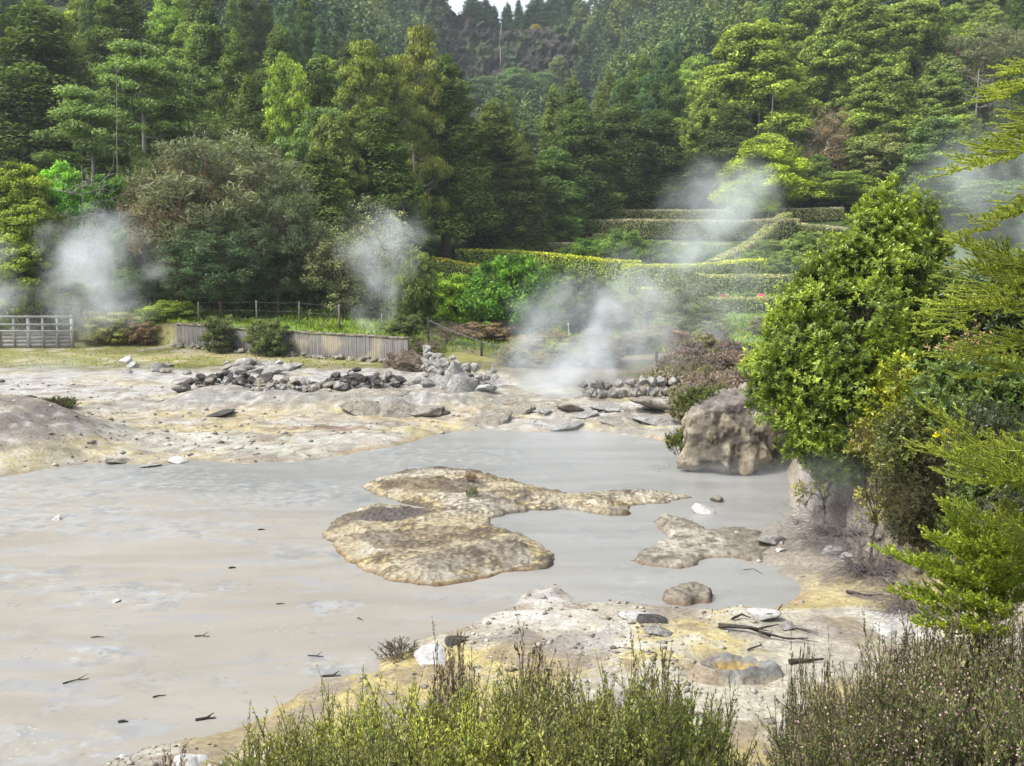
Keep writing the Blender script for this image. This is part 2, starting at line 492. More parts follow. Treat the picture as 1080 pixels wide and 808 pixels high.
# grass strip, garden lawn, forest floor
gs = sstep(44.0, 47.5, GY + 1.5 * nb_ + np.where(gp['u'] > -.02, -3.5, 0))
earth = sstep(44.5, 46.5, GY + nb_ + 4.5 * sstep(-.02, .02, gp['u'])) * (1 - sstep(50, 54, GY)) * sstep(-.10, -.05, gp['u'])
c = lerp(c, (.25, .20, .14), earth); c = lerp(c, (.16, .17, .06), earth * sstep(0, .25, nb_))
c = lerp(c, (.19, .185, .065), gs * sstep(-.4, .1, nb_ + .15)); c = lerp(c, (.31, .27, .16), gs * sstep(.1, .35, na) * .8)
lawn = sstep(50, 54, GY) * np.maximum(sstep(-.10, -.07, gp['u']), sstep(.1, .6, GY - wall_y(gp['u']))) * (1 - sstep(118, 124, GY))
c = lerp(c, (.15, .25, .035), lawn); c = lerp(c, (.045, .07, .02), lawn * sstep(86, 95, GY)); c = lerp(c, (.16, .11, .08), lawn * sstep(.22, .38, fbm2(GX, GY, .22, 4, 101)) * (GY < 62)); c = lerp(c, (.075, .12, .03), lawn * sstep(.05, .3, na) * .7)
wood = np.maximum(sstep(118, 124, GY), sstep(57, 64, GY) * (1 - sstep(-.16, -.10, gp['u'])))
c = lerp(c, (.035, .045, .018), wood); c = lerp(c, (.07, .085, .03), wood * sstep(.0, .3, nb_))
clm = sstep(360, 365, GY + 3 * na) * (1 - sstep(378, 384, GY + 4 * nb_)) * (1 - sstep(24, 38, np.abs(GX + 2 + 6 * na)))
c = lerp(c, (.05, .055, .035), clm); c = lerp(c, (.06, .085, .04), clm * sstep(.0, .3, nb_) * .8)
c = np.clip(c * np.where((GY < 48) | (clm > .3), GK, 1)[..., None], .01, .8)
ny, nx = shp
ii = (np.arange(ny - 1)[:, None] * nx + np.arange(nx - 1)[None]).reshape(-1)
F = np.stack([ii, ii + 1, ii + nx + 1, ii + nx], 1)

nt = NT('ground_surface')
pos = nt.n('ShaderNodeNewGeometry').outputs['Position']
col = nt.attr('col', 'Color')
nA = nt.noise(pos, 2.2, 9, .7, .6); nB = nt.noise(pos, 14, 6, .7)
col = nt.mix(1.0, col, nt.mix(nt.ramp(nA, .3, .7), (.74, .73, .71), (1.16, 1.16, 1.14)), 'MULTIPLY')
col = nt.mix(1.0, col, nt.mix(nt.ramp(nB, .28, .72), (.72, .70, .68), (1.18, 1.18, 1.18)), 'MULTIPLY')
vor = nt.n('ShaderNodeTexVoronoi', feature='DISTANCE_TO_EDGE'); 
wv = nt.n('ShaderNodeVectorMath', operation='ADD'); nz = nt.n('ShaderNodeTexNoise'); nz.inputs['Scale'].default_value = 3; nt.set(nz.inputs['Vector'], pos)
nt.set(wv.inputs[0], pos); nt.set(wv.inputs[1], nz.outputs['Color']); nt.set(vor.inputs['Vector'], wv.outputs[0]); vor.inputs['Scale'].default_value = 2.3
crack = nt.math('MULTIPLY', nt.ramp(vor.outputs['Distance'], .0, .035, 1, 0), nt.ramp(nA, .45, .6))
col = nt.mix(nt.math('MULTIPLY', crack, .55), col, (.16, .13, .10))
hgt = nt.math('ADD', nt.math('MULTIPLY', nA, 1.2), nt.math('SUBTRACT', nB, nt.math('MULTIPLY', crack, .6)))
M['ground'] = nt.done(nt.principled(col, .88, .2, nt.bump(hgt, .75, .035)))
ground = link('ground', mesh_from('ground', np.stack([GX, GY, GZ], -1).reshape(-1, 3), F, M['ground'], {'col': c.reshape(-1, 3)}, True))
tag(ground, 'pale sulphur crusted ground rising from the mud pool to the wooded hills', kind='structure')

# ================================================================== MUD POOL
px_ = axis([(-40, -16, .6), (-16, 12, .16)]); py_ = axis([(7, 20, .1), (20, 38, .2)])
PX, PY = np.meshgrid(px_, py_)
wet = sstep(-3.2, 1.6, PX + 2.2 * fbm2(PX, PY * .8, .28, 5, 7) - np.interp(PY, [9, 13, 15, 18, 20, 22, 26, 34], [5.5, 2.6, 1.2, .2, -1.2, -4.5, -13, -22]))
scum = np.zeros(PX.shape)
for a_, b_, r_ in [(200, 556, 1.0), (60, 545, 1.6), (20, 520, 2.2), (140, 628, .9), (215, 622, .5), (90, 690, .5), (350, 700, .45), (330, 585, .6), (300, 520, 2.0), (150, 505, 2.2), (440, 480, 2.5), (350, 640, .4), (40, 610, .8)]:
    sx_, sy_ = on_z(a_, b_); scum = np.maximum(scum, np.exp(-(((PX - sx_) / (1.5 * r_)) ** 2 + ((PY - sy_) / r_) ** 2)))
PZ = .008 * fbm2(PX, PY * 1.5, .5, 3, 9) * (1 - wet) + .006 * wet * fbm2(PX, PY, 2.0, 3, 19)
ny, nx = PX.shape
ii = (np.arange(ny - 1)[:, None] * nx + np.arange(nx - 1)[None]).reshape(-1)
F = np.stack([ii, ii + 1, ii + nx + 1, ii + nx], 1)
nt = NT('mud_water')
pos = nt.n('ShaderNodeNewGeometry').outputs['Position']
wetf = nt.attr('wet')
mp = nt.n('ShaderNodeMapping'); nt.set(mp.inputs['Vector'], pos); mp.inputs['Rotation'].default_value = (0, 0, R(-28)); mp.inputs['Scale'].default_value = (.22, .85, 1)
warp = nt.n('ShaderNodeTexNoise'); warp.inputs['Scale'].default_value = .5; warp.inputs['Detail'].default_value = 3; nt.set(warp.inputs['Vector'], mp.outputs[0])
va = nt.n('ShaderNodeVectorMath', operation='MULTIPLY_ADD'); nt.set(va.inputs[0], warp.outputs['Color']); va.inputs[1].default_value = (1.6, 1.6, 0); nt.set(va.inputs[2], mp.outputs[0])
streak = nt.noise(va.outputs[0], 1.3, 7, .6, .3)
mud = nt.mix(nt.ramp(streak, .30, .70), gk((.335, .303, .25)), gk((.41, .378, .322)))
mud = nt.mix(nt.ramp(nt.noise(va.outputs[0], 2.6, 5, .6, .5), .52, .64), mud, gk((.35, .345, .335)))
grey = nt.mix(nt.ramp(streak, .3, .7), gk((.29, .288, .268)), gk((.385, .38, .36)))
colr = nt.mix(wetf, mud, grey)
patch = nt.noise(pos, .35, 4, .55)
spk = nt.n('ShaderNodeTexVoronoi'); mp2 = nt.n('ShaderNodeMapping'); nt.set(mp2.inputs['Vector'], pos); mp2.inputs['Scale'].default_value = (1, 1.0, 1)
nt.set(spk.inputs['Vector'], mp2.outputs[0]); spk.inputs['Scale'].default_value = 5.0
foam = nt.math('MULTIPLY', nt.ramp(nt.noise(pos, 3.4, 7, .8), .50, .60), nt.math('MAXIMUM', nt.ramp(patch, .56, .68), nt.ramp(nt.attr('scum'), .3, .8)))
dk = nt.math('MULTIPLY', nt.ramp(nt.math('ADD', spk.outputs['Distance'], nt.math('MULTIPLY', nt.noise(pos, 9, 3), .25)), .30, .36, 1, 0), nt.ramp(nt.noise(pos, .55, 4), .50, .62))
colr = nt.mix(nt.math('MULTIPLY', foam, .5), colr, gk((.50, .53, .53)))
blot = nt.math('MULTIPLY', nt.ramp(nt.noise(pos, 1.6, 8, .74, .5), .49, .58), nt.math('MAXIMUM', nt.math('MULTIPLY', nt.ramp(nt.noise(pos, .3, 3), .47, .56), .6), nt.ramp(nt.attr('scum'), .15, .6)))
colr = nt.mix(nt.math('MULTIPLY', blot, .75), colr, nt.mix(nt.ramp(nt.noise(pos, 2.2, 3), .47, .55), gk((.25, .265, .27)), gk((.395, .415, .41))))
bub = nt.n('ShaderNodeTexVoronoi'); nt.set(bub.inputs['Vector'], pos); bub.inputs['Scale'].default_value = 11
bb = nt.math('MULTIPLY', nt.ramp(bub.outputs['Distance'], .14, .24, 1, 0), nt.ramp(nt.noise(pos, .8, 4, .6), .56, .66))
colr = nt.mix(nt.math('MULTIPLY', bb, .6), colr, gk((.58, .60, .59)))
colr = nt.mix(nt.math('MULTIPLY', dk, .45), colr, gk((.20, .20, .20)))
rp = nt.noise(pos, 5.5, 4, .6); 
bm = nt.bump(nt.math('ADD', nt.math('MULTIPLY', rp, nt.math('MULTIPLY', wetf, .5)), nt.math('MULTIPLY', streak, .5)), .25, .02)
M['mud'] = nt.done(nt.principled(colr, nt.math('MULTIPLY_ADD', wetf, -.22, nt.math('MULTIPLY_ADD', foam, .2, .52)), .5, bm))
pool = link('water', mesh_from('water', np.stack([PX, PY, PZ], -1).reshape(-1, 3), F, M['mud'], {'wet': wet.ravel(), 'scum': scum.ravel()}, True))
tag(pool, 'beige and grey steaming mud pool water', kind='structure')

# ================================================================== ISLANDS AND SHELVES (things)
nt = NT('crust_rock')
pos = nt.n('ShaderNodeNewGeometry').outputs['Position']; col = nt.attr('col', 'Color')
nA = nt.noise(pos, 3.5, 9, .72, .5); nB = nt.noise(pos, 17, 6, .7)
col = nt.mix(1.0, col, nt.mix(nt.ramp(nA, .32, .68), gk((.74, .71, .67)), gk((1.2, 1.2, 1.18))), 'MULTIPLY')
col = nt.mix(1.0, col, nt.mix(nt.ramp(nB, .3, .7), (.72, .7, .68), (1.18, 1.18, 1.18)), 'MULTIPLY')
M['crust'] = nt.done(nt.principled(col, .85, .25, nt.bump(nt.math('ADD', nA, nB), .9, .03)))

def island(name, polys, hmax, step, base, paint, label, cat, seed=0, edge=.06, rise=.7):
    allp = np.array([p for q in polys for p in q]); lo = allp.min(0) - .2; hi = allp.max(0) + .2
    x, y = np.meshgrid(np.arange(lo[0], hi[0], step), np.arange(lo[1], hi[1], step))
    d = np.min([sdf(x, y, q) for q in polys], 0)
    d = d + .15 * fbm2(x, y, 1.8, 4, seed) + .10 * fbm2(x, y, 5, 4, seed + 5)
    n1 = fbm2(x, y, .9, 5, seed + 1); n2 = fbm2(x, y, 3.5, 4, seed + 2); n3 = fbm2(x, y, 9, 3, seed + 3, ridged=True)
    ins = -d
    z = np.where(ins > 0, hmax * .22 * sstep(0, edge, ins) + hmax * .78 * sstep(0, rise, ins) * (.7 + .6 * n1) + (.055 * n2 + .045 * n3) * sstep(0, .12, ins), ins * 1.2)
    if hmax < .17 or name == 'flat_rock': z = np.where(z > hmax * .55, hmax * .55 + (z - hmax * .55) * .25 + .018 * n3 + .012 * fbm2(x, y, 14, 2, 203), z)
    z = np.maximum(z, -.14)
    cc = np.empty(x.shape + (3,)); cc[:] = base
    cc = paint(cc, x, y, ins, n1, n2, n3)
    ny, nx = x.shape
    ii = (np.arange(ny - 1)[:, None] * nx + np.arange(nx - 1)[None]).reshape(-1)
    F = np.stack([ii, ii + 1, ii + nx + 1, ii + nx], 1)
    keep = (ins.ravel()[F] > -.12).any(1); F = F[keep]
    used = np.unique(F); mp = np.full(x.size, -1); mp[used] = np.arange(len(used))
    V = np.stack([x, y, z], -1).reshape(-1, 3)[used]
    o = link(name, mesh_from(name, V, mp[F], M['crust'], {'col': np.clip(cc.reshape(-1, 3)[used], .01, .8)}, True))
    return tag(o, label, cat)

lobeA = wpoly([(340, 562), (352, 548), (372, 538), (395, 533), (440, 536), (475, 531), (500, 537), (520, 553), (550, 563), (578, 576), (588, 588), (575, 598),
               (540, 603), (500, 610), (470, 615), (440, 618), (410, 611), (385, 601), (362, 589), (352, 575)], .02)
lobeB = wpoly([(383, 513), (402, 505), (425, 497), (460, 494), (500, 497), (530, 504), (560, 512), (600, 521), (660, 518), (700, 520), (727, 524), (700, 530), (665, 533),
               (662, 543), (630, 542), (600, 537), (560, 538), (520, 545), (505, 556), (470, 553), (455, 536), (420, 531), (398, 522)], .02)
gp1 = on_z(402, 548); gp2 = on_z(440, 516)
def paintA(c, x, y, ins, n1, n2, n3):
    n2 = .35 * n2 + .9 * fbm2(x, y * 1.5, 1.5, 5, 191)
    c = lerp(c, (.57, .54, .45), sstep(.0, .4, n1 + .3 * n2))
    c = lerp(c, (.58, .47, .22), sstep(.0, .25, n2 - .3 * n1) * .75); c = lerp(c, (.62, .60, .53), .6 * sstep(.12, .3, n2 * n1 * 3))
    c = lerp(c, (.30, .255, .19), sstep(.05, .3, -n1 + .5 * n2) * .7)
    g1 = np.exp(-(((x - gp1[0]) / 1.0) ** 2 + ((y - gp1[1]) / .7) ** 2) ** 2)
    c = lerp(c, (.145, .132, .13), sstep(.25, .5, g1 + .3 * n2)); c = lerp(c, (.27, .245, .21), sstep(.12, .36, fbm2(x, y, .8, 5, 207)) * .75); c = lerp(c, (.55, .44, .19), np.exp(-((ins - .22) / .14) ** 2) * sstep(-.1, .2, n2) * .6)
    g2 = np.exp(-(((x - gp2[0]) / .9) ** 2 + ((y - gp2[1]) / .8) ** 2) ** 2)
    c = lerp(c, (.24, .19, .12), sstep(.3, .6, g2 + .35 * n2) * .8)
    c = lerp(c, (.14, .115, .09), sstep(.1, .35, n3 * .6 + n2 * .5 - .1) * .85); c = lerp(c, (.10, .085, .07), sstep(.18, .32, n2 - n1 * .4) * sstep(.0, .5, n1 + .3) * .6)
    c = lerp(c, (.48, .30, .13), .75 * np.exp(-((ins - .03) / .035) ** 2) * sstep(.1, .3, n1 + .2 * n2 - .25 * (x + .8) - .25 * (y - 17.2)) * .85)
    c = lerp(c, (.10, .08, .06), np.exp(-((ins + .01) / .05) ** 2) * .8)
    return c
island('mud_island', [lobeA, lobeB], .175, .03, (.49, .435, .30), paintA, 'large two-lobed yellow and brown crusted island in the middle of the mud pool', 'island', 3)

shelf = wpoly([(665, 590), (688, 577), (708, 566), (692, 554), (685, 549), (700, 545), (733, 553), (748, 560), (775, 556), (800, 562), (822, 580), (800, 592), (770, 588), (745, 588), (728, 598), (700, 598)], .02)
def paintS(c, x, y, ins, n1, n2, n3):
    n2 = n2 + .5 * n3
    c = lerp(c, (.52, .49, .42), sstep(.0, .3, n2)); c = lerp(c, (.14, .125, .10), sstep(.1, .4, fbm2(x, y, 9, 3, 201)) * .75)
    c = lerp(c, (.2, .18, .145), sstep(.05, .3, -n1 + .5 * n2) * .7)
    c = lerp(c, (.22, .12, .08), np.exp(-((ins + .01) / .03) ** 2) * .8)
    return c
island('rock_shelf', [shelf], .16, .035, (.34, .315, .26), paintS, 'flat grey rock shelf jutting from the right shore into the pool', 'rock', 23, .035, .25)
slab = wpoly([(697, 628), (712, 621), (735, 620), (747, 627), (746, 634), (722, 637), (703, 635)], .02)
island('flat_rock', [slab], .22, .02, (.36, .33, .26), paintS, 'small flat-topped rock standing alone in the water near the shore', 'rock', 33, .025, .08)

# dark rock step at the valley head
def cliff():
    u = np.linspace(-24, 22, 220); v = np.linspace(0, 1, 90)
    U, Vv = np.meshgrid(u, v)
    zb = 60 + 8 * (np.abs(U) / 24) ** 2; zt = H(U, np.full(U.shape, 384.0)) + 1.2
    Z = zb + (zt - zb) * Vv
    Yb = 364.5 + 9.5 * Vv - 5 * (np.abs(U) / 24) ** 2
    P = np.stack([U, Yb, Z], -1).reshape(-1, 3)
    r1 = fbm(P * np.array([1, 1, 1.3]), .16, 5, 501, ridged=True); r2 = fbm(P, .5, 4, 511); r3 = fbm(P * np.array([1, 1, .3]), .09, 3, 521)
    P[:, 1] -= 3.4 * r1 + 1.5 * r2 + 2 * r3
    P[:, 2] += 1.2 * r2
    cc = np.empty(P.shape); cc[:] = (.028, .024, .021)
    cc = lerp(cc, (.060, .051, .044), sstep(.05, .4, r2)); cc = lerp(cc, (.012, .011, .012), sstep(.1, .4, -r1))
    cc = lerp(cc, (.05, .08, .03), sstep(-.02, .22, fbm(P, .13, 4, 531)) * .9)
    n1 = len(u); ii = (np.arange(len(v) - 1)[:, None] * n1 + np.arange(n1 - 1)[None]).reshape(-1)
    o = link('cliff', mesh_from('cliff', P, np.stack([ii, ii + 1, ii + n1 + 1, ii + n1], 1), M['cliffrock'], {'col': cc}, True))
    tag(o, 'dark craggy rock step at the head of the valley', kind='structure')
nt = NT('cliff_rock')
pos = nt.n('ShaderNodeNewGeometry').outputs['Position']; nA = nt.noise(pos, .6, 8, .7)
M['cliffrock'] = nt.done(nt.principled(nt.mix(1.0, nt.attr('col', 'Color'), nt.mix(nt.ramp(nA, .3, .7), (.5, .5, .5), (1.5, 1.45, 1.4)), 'MULTIPLY'), .85, .2, nt.bump(nA, 1, .8)))
cliff()
# ================================================================== ROCKS
def ico(sub):
    bm = bmesh.new(); bmesh.ops.create_icosphere(bm, subdivisions=sub, radius=1)
    V = np.array([v.co[:] for v in bm.verts]); F = np.array([[v.index for v in f.verts] for f in bm.faces]); bm.free()
    return V, F
ICO = {s: ico(s) for s in (1, 2, 3, 4, 6)}

def rock_vf(seed, sub=3, cuts=9, rough=.12, flat=.75):
    rng = np.random.default_rng(seed)
    V, F = ICO[sub]; V = V.copy()
    V *= (1 + .2 * fbm(V, .9, 2, seed))[:, None]
    for _ in range(cuts + 5):
        n = rdir(rng, 1)[0]; d = rng.uniform(.38, .78)
        k = V @ n - d
        V -= np.maximum(k, 0)[:, None] * n
    V += nrm(V) * (rough * .6 * fbm(V, 2.6, 4, seed + 9))[:, None]
    V *= 1.25
    V[:, 2] *= flat
    return V, F

def rock_mesh(name, seed, mat, **k):
    V, F = rock_vf(seed, **k)
    return mesh_from(name, V, F, M[mat], None, False)

rk = random.Random(5)
PAL = {m: [rock_mesh('rock', 100 + 7 * i + len(m), m, sub=3) for i in range(6)] for m in ('rock', 'rock_dark', 'rock_tan', 'rock_white')}
def put_rock(x, y, size, mat, label, group=None, z=None, sq=.8, name='rock', cat='rock', sink=.25):
    o = link(name, rk.choice(PAL[mat]))
    if z is None: z = H(x, y)
    o.location = (x, y, z + size * sq * (.75 * .5 - sink) )
    o.scale = (size * rk.uniform(.8, 1.25) * .5, size * rk.uniform(.8, 1.2) * .5, size * sq * rk.uniform(.8, 1.2) * .6)
    o.rotation_euler = (rk.uniform(-.25, .25), rk.uniform(-.25, .25), rk.uniform(0, TAU))
    return tag(o, label, cat, group)

def ground_at(px, py, zguess=.5):
    """the point of the ground seen at that place of the photograph"""
    a, b, cc = ray(px, py)
    z = zguess
    for _ in range(12):
        k = (z - CAMZ) / cc
        z = z + .6 * (H(a * k, b * k) - z)
    k = (z - CAMZ) / cc
    return a * k, b * k, H(a * k, b * k)

# two heaps of dark rocks and the pale rocks around them
def heap(x0, x1, yw, n, hmax, mats, label, group, smin, smax):
    for i in range(n):
        t = rk.random(); x = x0 + (x1 - x0) * t
        prof = math.sin(math.pi * min(max(t, .06), .94)) ** .5 * (.75 + .25 * math.sin(t * 17))
        q = rk.uniform(-1, 1)
        y = yw + q * 1.0
        z = H(x, y) + max(0, (1 - q * q)) * hmax * prof * rk.random() ** .7
        put_rock(x, y, rk.uniform(smin, smax), rk.choice(mats), label, group, z=z, name='pile_rock', sink=.1)
xa, ya, _ = ground_at(188, 414); xb, _, _ = ground_at(268, 414)
heap(xa, xb, ya + .6, 74, .55, ['rock_dark'] * 6 + ['rock_tan', 'rock'], 'dark broken rock heaped in the shorter pile in front of the plank wall', 'dark rocks of the shorter pile', .2, .46)
xa, ya, _ = ground_at(336, 410); xb, _, _ = ground_at(420, 410)
heap(xa, xb, ya + .5, 76, .6, ['rock_dark'] * 6 + ['rock_tan', 'rock'], 'dark broken rock heaped in the pile beside the end of the plank wall', 'dark rocks of the pile beside the plank wall end', .2, .48)
xa, ya, _ = ground_at(268, 412); xb, _, _ = ground_at(338, 411)
heap(xa, xb, ya + .6, 64, .32, ['rock_tan'] * 4 + ['rock'] * 2 + ['rock_dark'] * 2, 'tan broken rock strewn between the two dark rock piles', 'tan rocks between the dark piles', .16, .42)
for i in range(30):
    px = rk.choice([rk.uniform(130, 200), rk.uniform(235, 310), rk.uniform(235, 310)]); py = rk.uniform(384, 397)
    x, y, z = ground_at(px, py)
    put_rock(x, y, rk.uniform(.5, 1.05), rk.choice(['rock', 'rock', 'rock_tan']), 'pale grey boulder lying between the grass strip and the rock piles', 'pale boulders along the grass strip', sq=.55)
for px, py, s, m, lab in [(133, 380, .75, 'rock_white', 'white boulder on the grass strip beside the white gate panel'),
                          (293, 382, .55, 'rock_white', 'white stone on the grass at the foot of the plank wall'),
                          (408, 394, .7, 'rock', 'pale boulder on the right end of the dark rock pile'),
                          (418, 402, .6, 'rock_dark', 'upright dark stone at the end of the dark rock pile')]:
    x, y, z = ground_at(px, py + 3); put_rock(x, y, s, m, lab, sq=.7)
# field stones in front of the cairn wall and along the far shore
for px, py, s, m, sq, lab in [
    (478, 408, 1.05, 'rock', 1.15, 'tall pale boulder leaning on the dry stone wall'), (468, 409, .85, 'rock', 1.0, 'rounded pale boulder at the left foot of the dry stone wall'),
    (490, 412, 1.0, 'rock', .8, 'broad pale boulder at the right foot of the dry stone wall'), (514, 412, .9, 'rock_white', .6, 'flat white boulder right of the dry stone wall'),
    (452, 408, .8, 'rock', .5, 'low pale stone on the bare earth beside the dry stone wall'), (436, 405, .7, 'rock', .5, 'low pale stone under the overhanging turf'),
    (425, 436, 1.7, 'rock_tan', .62, 'big grey-brown boulder on the yellow flat, below the dry stone wall'), (447, 437, 1.2, 'rock_tan', .7, 'knobbly grey rock beside the shallow stream'),
    (463, 436, .6, 'rock_dark', .7, 'small dark rock right of the knobbly grey rock'), (387, 434, 1.5, 'rock_tan', .45, 'low brown mound of rock on the yellow flat'),
    (420, 421, .9, 'rock_tan', .5, 'orange-stained flat stone under the rock pile'), (550, 436, 1.0, 'rock_tan', .6, 'brown stone on the ledge in front of the main steam vent'),
    (537, 436, .5, 'rock_dark', .6, 'small dark stone on the ledge left of the main steam vent'), (574, 436, .9, 'rock', .7, 'pale lumpy stone on the ledge before the steam vent'),
    (604, 433, 1.0, 'rock_tan', .6, 'orange-stained stone right of the steam vent'), (620, 440, 1.3, 'rock', .5, 'flat pale slab at the edge of the far water'),
    (645, 434, 1.0, 'rock', .6, 'pale boulder below the low stone wall'), (660, 446, 1.6, 'rock_tan', .4, 'long low slab on the far shore'), (700, 432, 1.5, 'rock_tan', .5, 'tan slab below the dry heath slope'),
    (690, 446, 1.3, 'rock', .4, 'flat slab at the far right corner of the pool'), (715, 443, 1.1, 'rock_tan', .4, 'grey slab beside the rock outcrop'), (600, 450, 1.2, 'rock', .35, 'low pale slab at the far waterline'),
    (637, 455, 1.0, 'rock', .3, 'thin slab lapped by the far water'), (520, 446, 1.4, 'rock_tan', .3, 'tan slab on the far ledge, under the vent'),
    (205, 489, .7, 'rock_dark', .35, 'dark flat stone at the left waterline'), (188, 487, .6, 'rock_white', .5, 'white stone beside the dark flat stone'), (233, 437, .95, 'rock_dark', .35, 'dark red lump on the yellow flat'),
    (152, 493, .7, 'rock', .4, 'pinkish flat stone at the waterline of the left shore'), (30, 421, .55, 'rock_dark', .8, 'round dark stone on top of the grey mound'),
    (10, 427, 1.4, 'rock_tan', .5, 'broken tan rock on the crest of the grey mound'), (122, 487, .7, 'rock_tan', .5, 'tan stone on the left waterline'), (62, 487, .5, 'rock_dark', .4, 'small dark stone at the foot of the grey mound')]:
    x, y, z = ground_at(px, py); put_rock(x, y, s * (1.15 if py > 415 else 1), m, lab, sq=sq * (.55 if py > 415 else 1))
# stones around the near right beach
for px, py, s, m, sq, lab in [
    (743, 564, .55, 'rock_white', .5, 'white flat stone on the rock shelf'), (757, 552, .3, 'rock_tan', .9, 'small tan stone behind the white flat stone'),
    (783, 568, .5, 'rock_white', .4, 'low white stone on the right beach, next to the shelf'), (812, 573, .65, 'rock', .4, 'low grey stone on the right beach'),
    (877, 584, .45, 'rock_white', .55, 'bright white stone under the dead grey twigs'), (893, 588, .3, 'rock_white', .5, 'small white stone right of the bright white one'),
    (806, 650, .42, 'rock_white', .6, 'rounded white stone at the near waterline, beside the forked stick'), (60, 573, .22, 'rock_white', .6, 'pale stone standing in the mud at the left edge'),
    (124, 667, .16, 'rock_white', .4, 'white pebble floating on the mud beside a dark twig'), (823, 581, .2, 'rock_white', .5, 'small white pebble in the middle of the right beach'),
    (830, 662, .3, 'rock', .5, 'grey stone on the near crust beside the sticks'), (664, 650, .35, 'rock_white', .5, 'whitish stone next to the dark split slab'),
    (455, 690, .5, 'rock_white', .35, 'white crust lump behind the green heath bushes'), (935, 668, .4, 'rock_white', .4, 'white lump on the crust below the right bank'),
    (812, 762, .13, 'rock_tan', .6, 'small brown stone on the crust between the heath bushes'), (200, 803, .3, 'rock_white', .4, 'white lump at the near left shore')]:
    x, y, z = ground_at(px, py, 0.05); put_rock(x, y, s, m, lab, z=max(z, 0.0), sq=sq)

# split slab and stained bowl-shaped rock on the near crust
def slab_thing(px, py, s, sx, sy, sz, mat, tilt, rz, label, seed):
    x, y, z = ground_at(px, py, .1)
    V, F = rock_vf(seed, sub=4, cuts=14, rough=.06, flat=1)
    o = link('rock', mesh_from('rock', V * np.array([sx, sy, sz]) * s, F, M[mat])); o.location = (x, y, z + .03); o.rotation_euler = (tilt, .1, rz)
    return tag(o, label, 'rock')
slab_thing(687, 656, .30, 1.25, .7, .28, 'rock_dark', .25, .1, 'dark split slab lying on the near yellow crust', 301)
slab_thing(697, 668, .24, 1.1, .7, .25, 'rock', .1, -.4, 'grey splintered slab in front of the dark split slab', 305)
slab_thing(478, 678, .15, 1.2, .9, .6, 'rock_dark', 0, .3, 'dark hollow lump on the near crust behind the heath', 309)
x, y, z = ground_at(772, 712, .2)
a = np.linspace(0, TAU, 72, endpoint=False); rr = np.linspace(0, 1, 26)
AA, RR = np.meshgrid(a, rr); nn = fbm2(np.cos(AA) * RR * 2, np.sin(AA) * RR * 2, 1.6, 5, 77); n2 = fbm2(np.cos(AA) * RR * 2, np.sin(AA) * RR * 2, 6, 4, 78)
prof = np.interp(RR, [0, .35, .55, .72, .85, 1], [.03, .04, .12, .17, .1, -.06])
bx = np.cos(AA) * RR * .60 * (1 + .16 * np.cos(3 * AA + 1)); by = np.sin(AA) * RR * .36
V = np.stack([bx, by, prof * (1 + .55 * nn) + .035 * n2], -1).reshape(-1, 3)
F = [(i * 72 + j, i * 72 + (j + 1) % 72, (i + 1) * 72 + (j + 1) % 72, (i + 1) * 72 + j) for i in range(25) for j in range(72)]
cc = np.empty(AA.shape + (3,)); cc[:] = (.30, .31, .31)
cc = lerp(cc, (.45, .33, .13), (1 - sstep(.4, .62, RR + .2 * nn))); cc = lerp(cc, (.25, .2, .09), (1 - sstep(.15, .3, RR + .2 * n2))); cc = lerp(cc, (.52, .49, .4), sstep(.85, .95, RR + .1 * n2)); cc = lerp(cc, (.42, .33, .24), sstep(.2, .5, -np.cos(AA)) * sstep(.5, .8, RR) * .8)
o = link('hollow_rock', mesh_from('hollow_rock', V, np.array(F), M['crust'], {'col': cc.reshape(-1, 3)}, True), loc=(x, y, z))
tag(o, 'grey bowl-shaped rock with an ochre stained hollow on the near crust', 'rock')

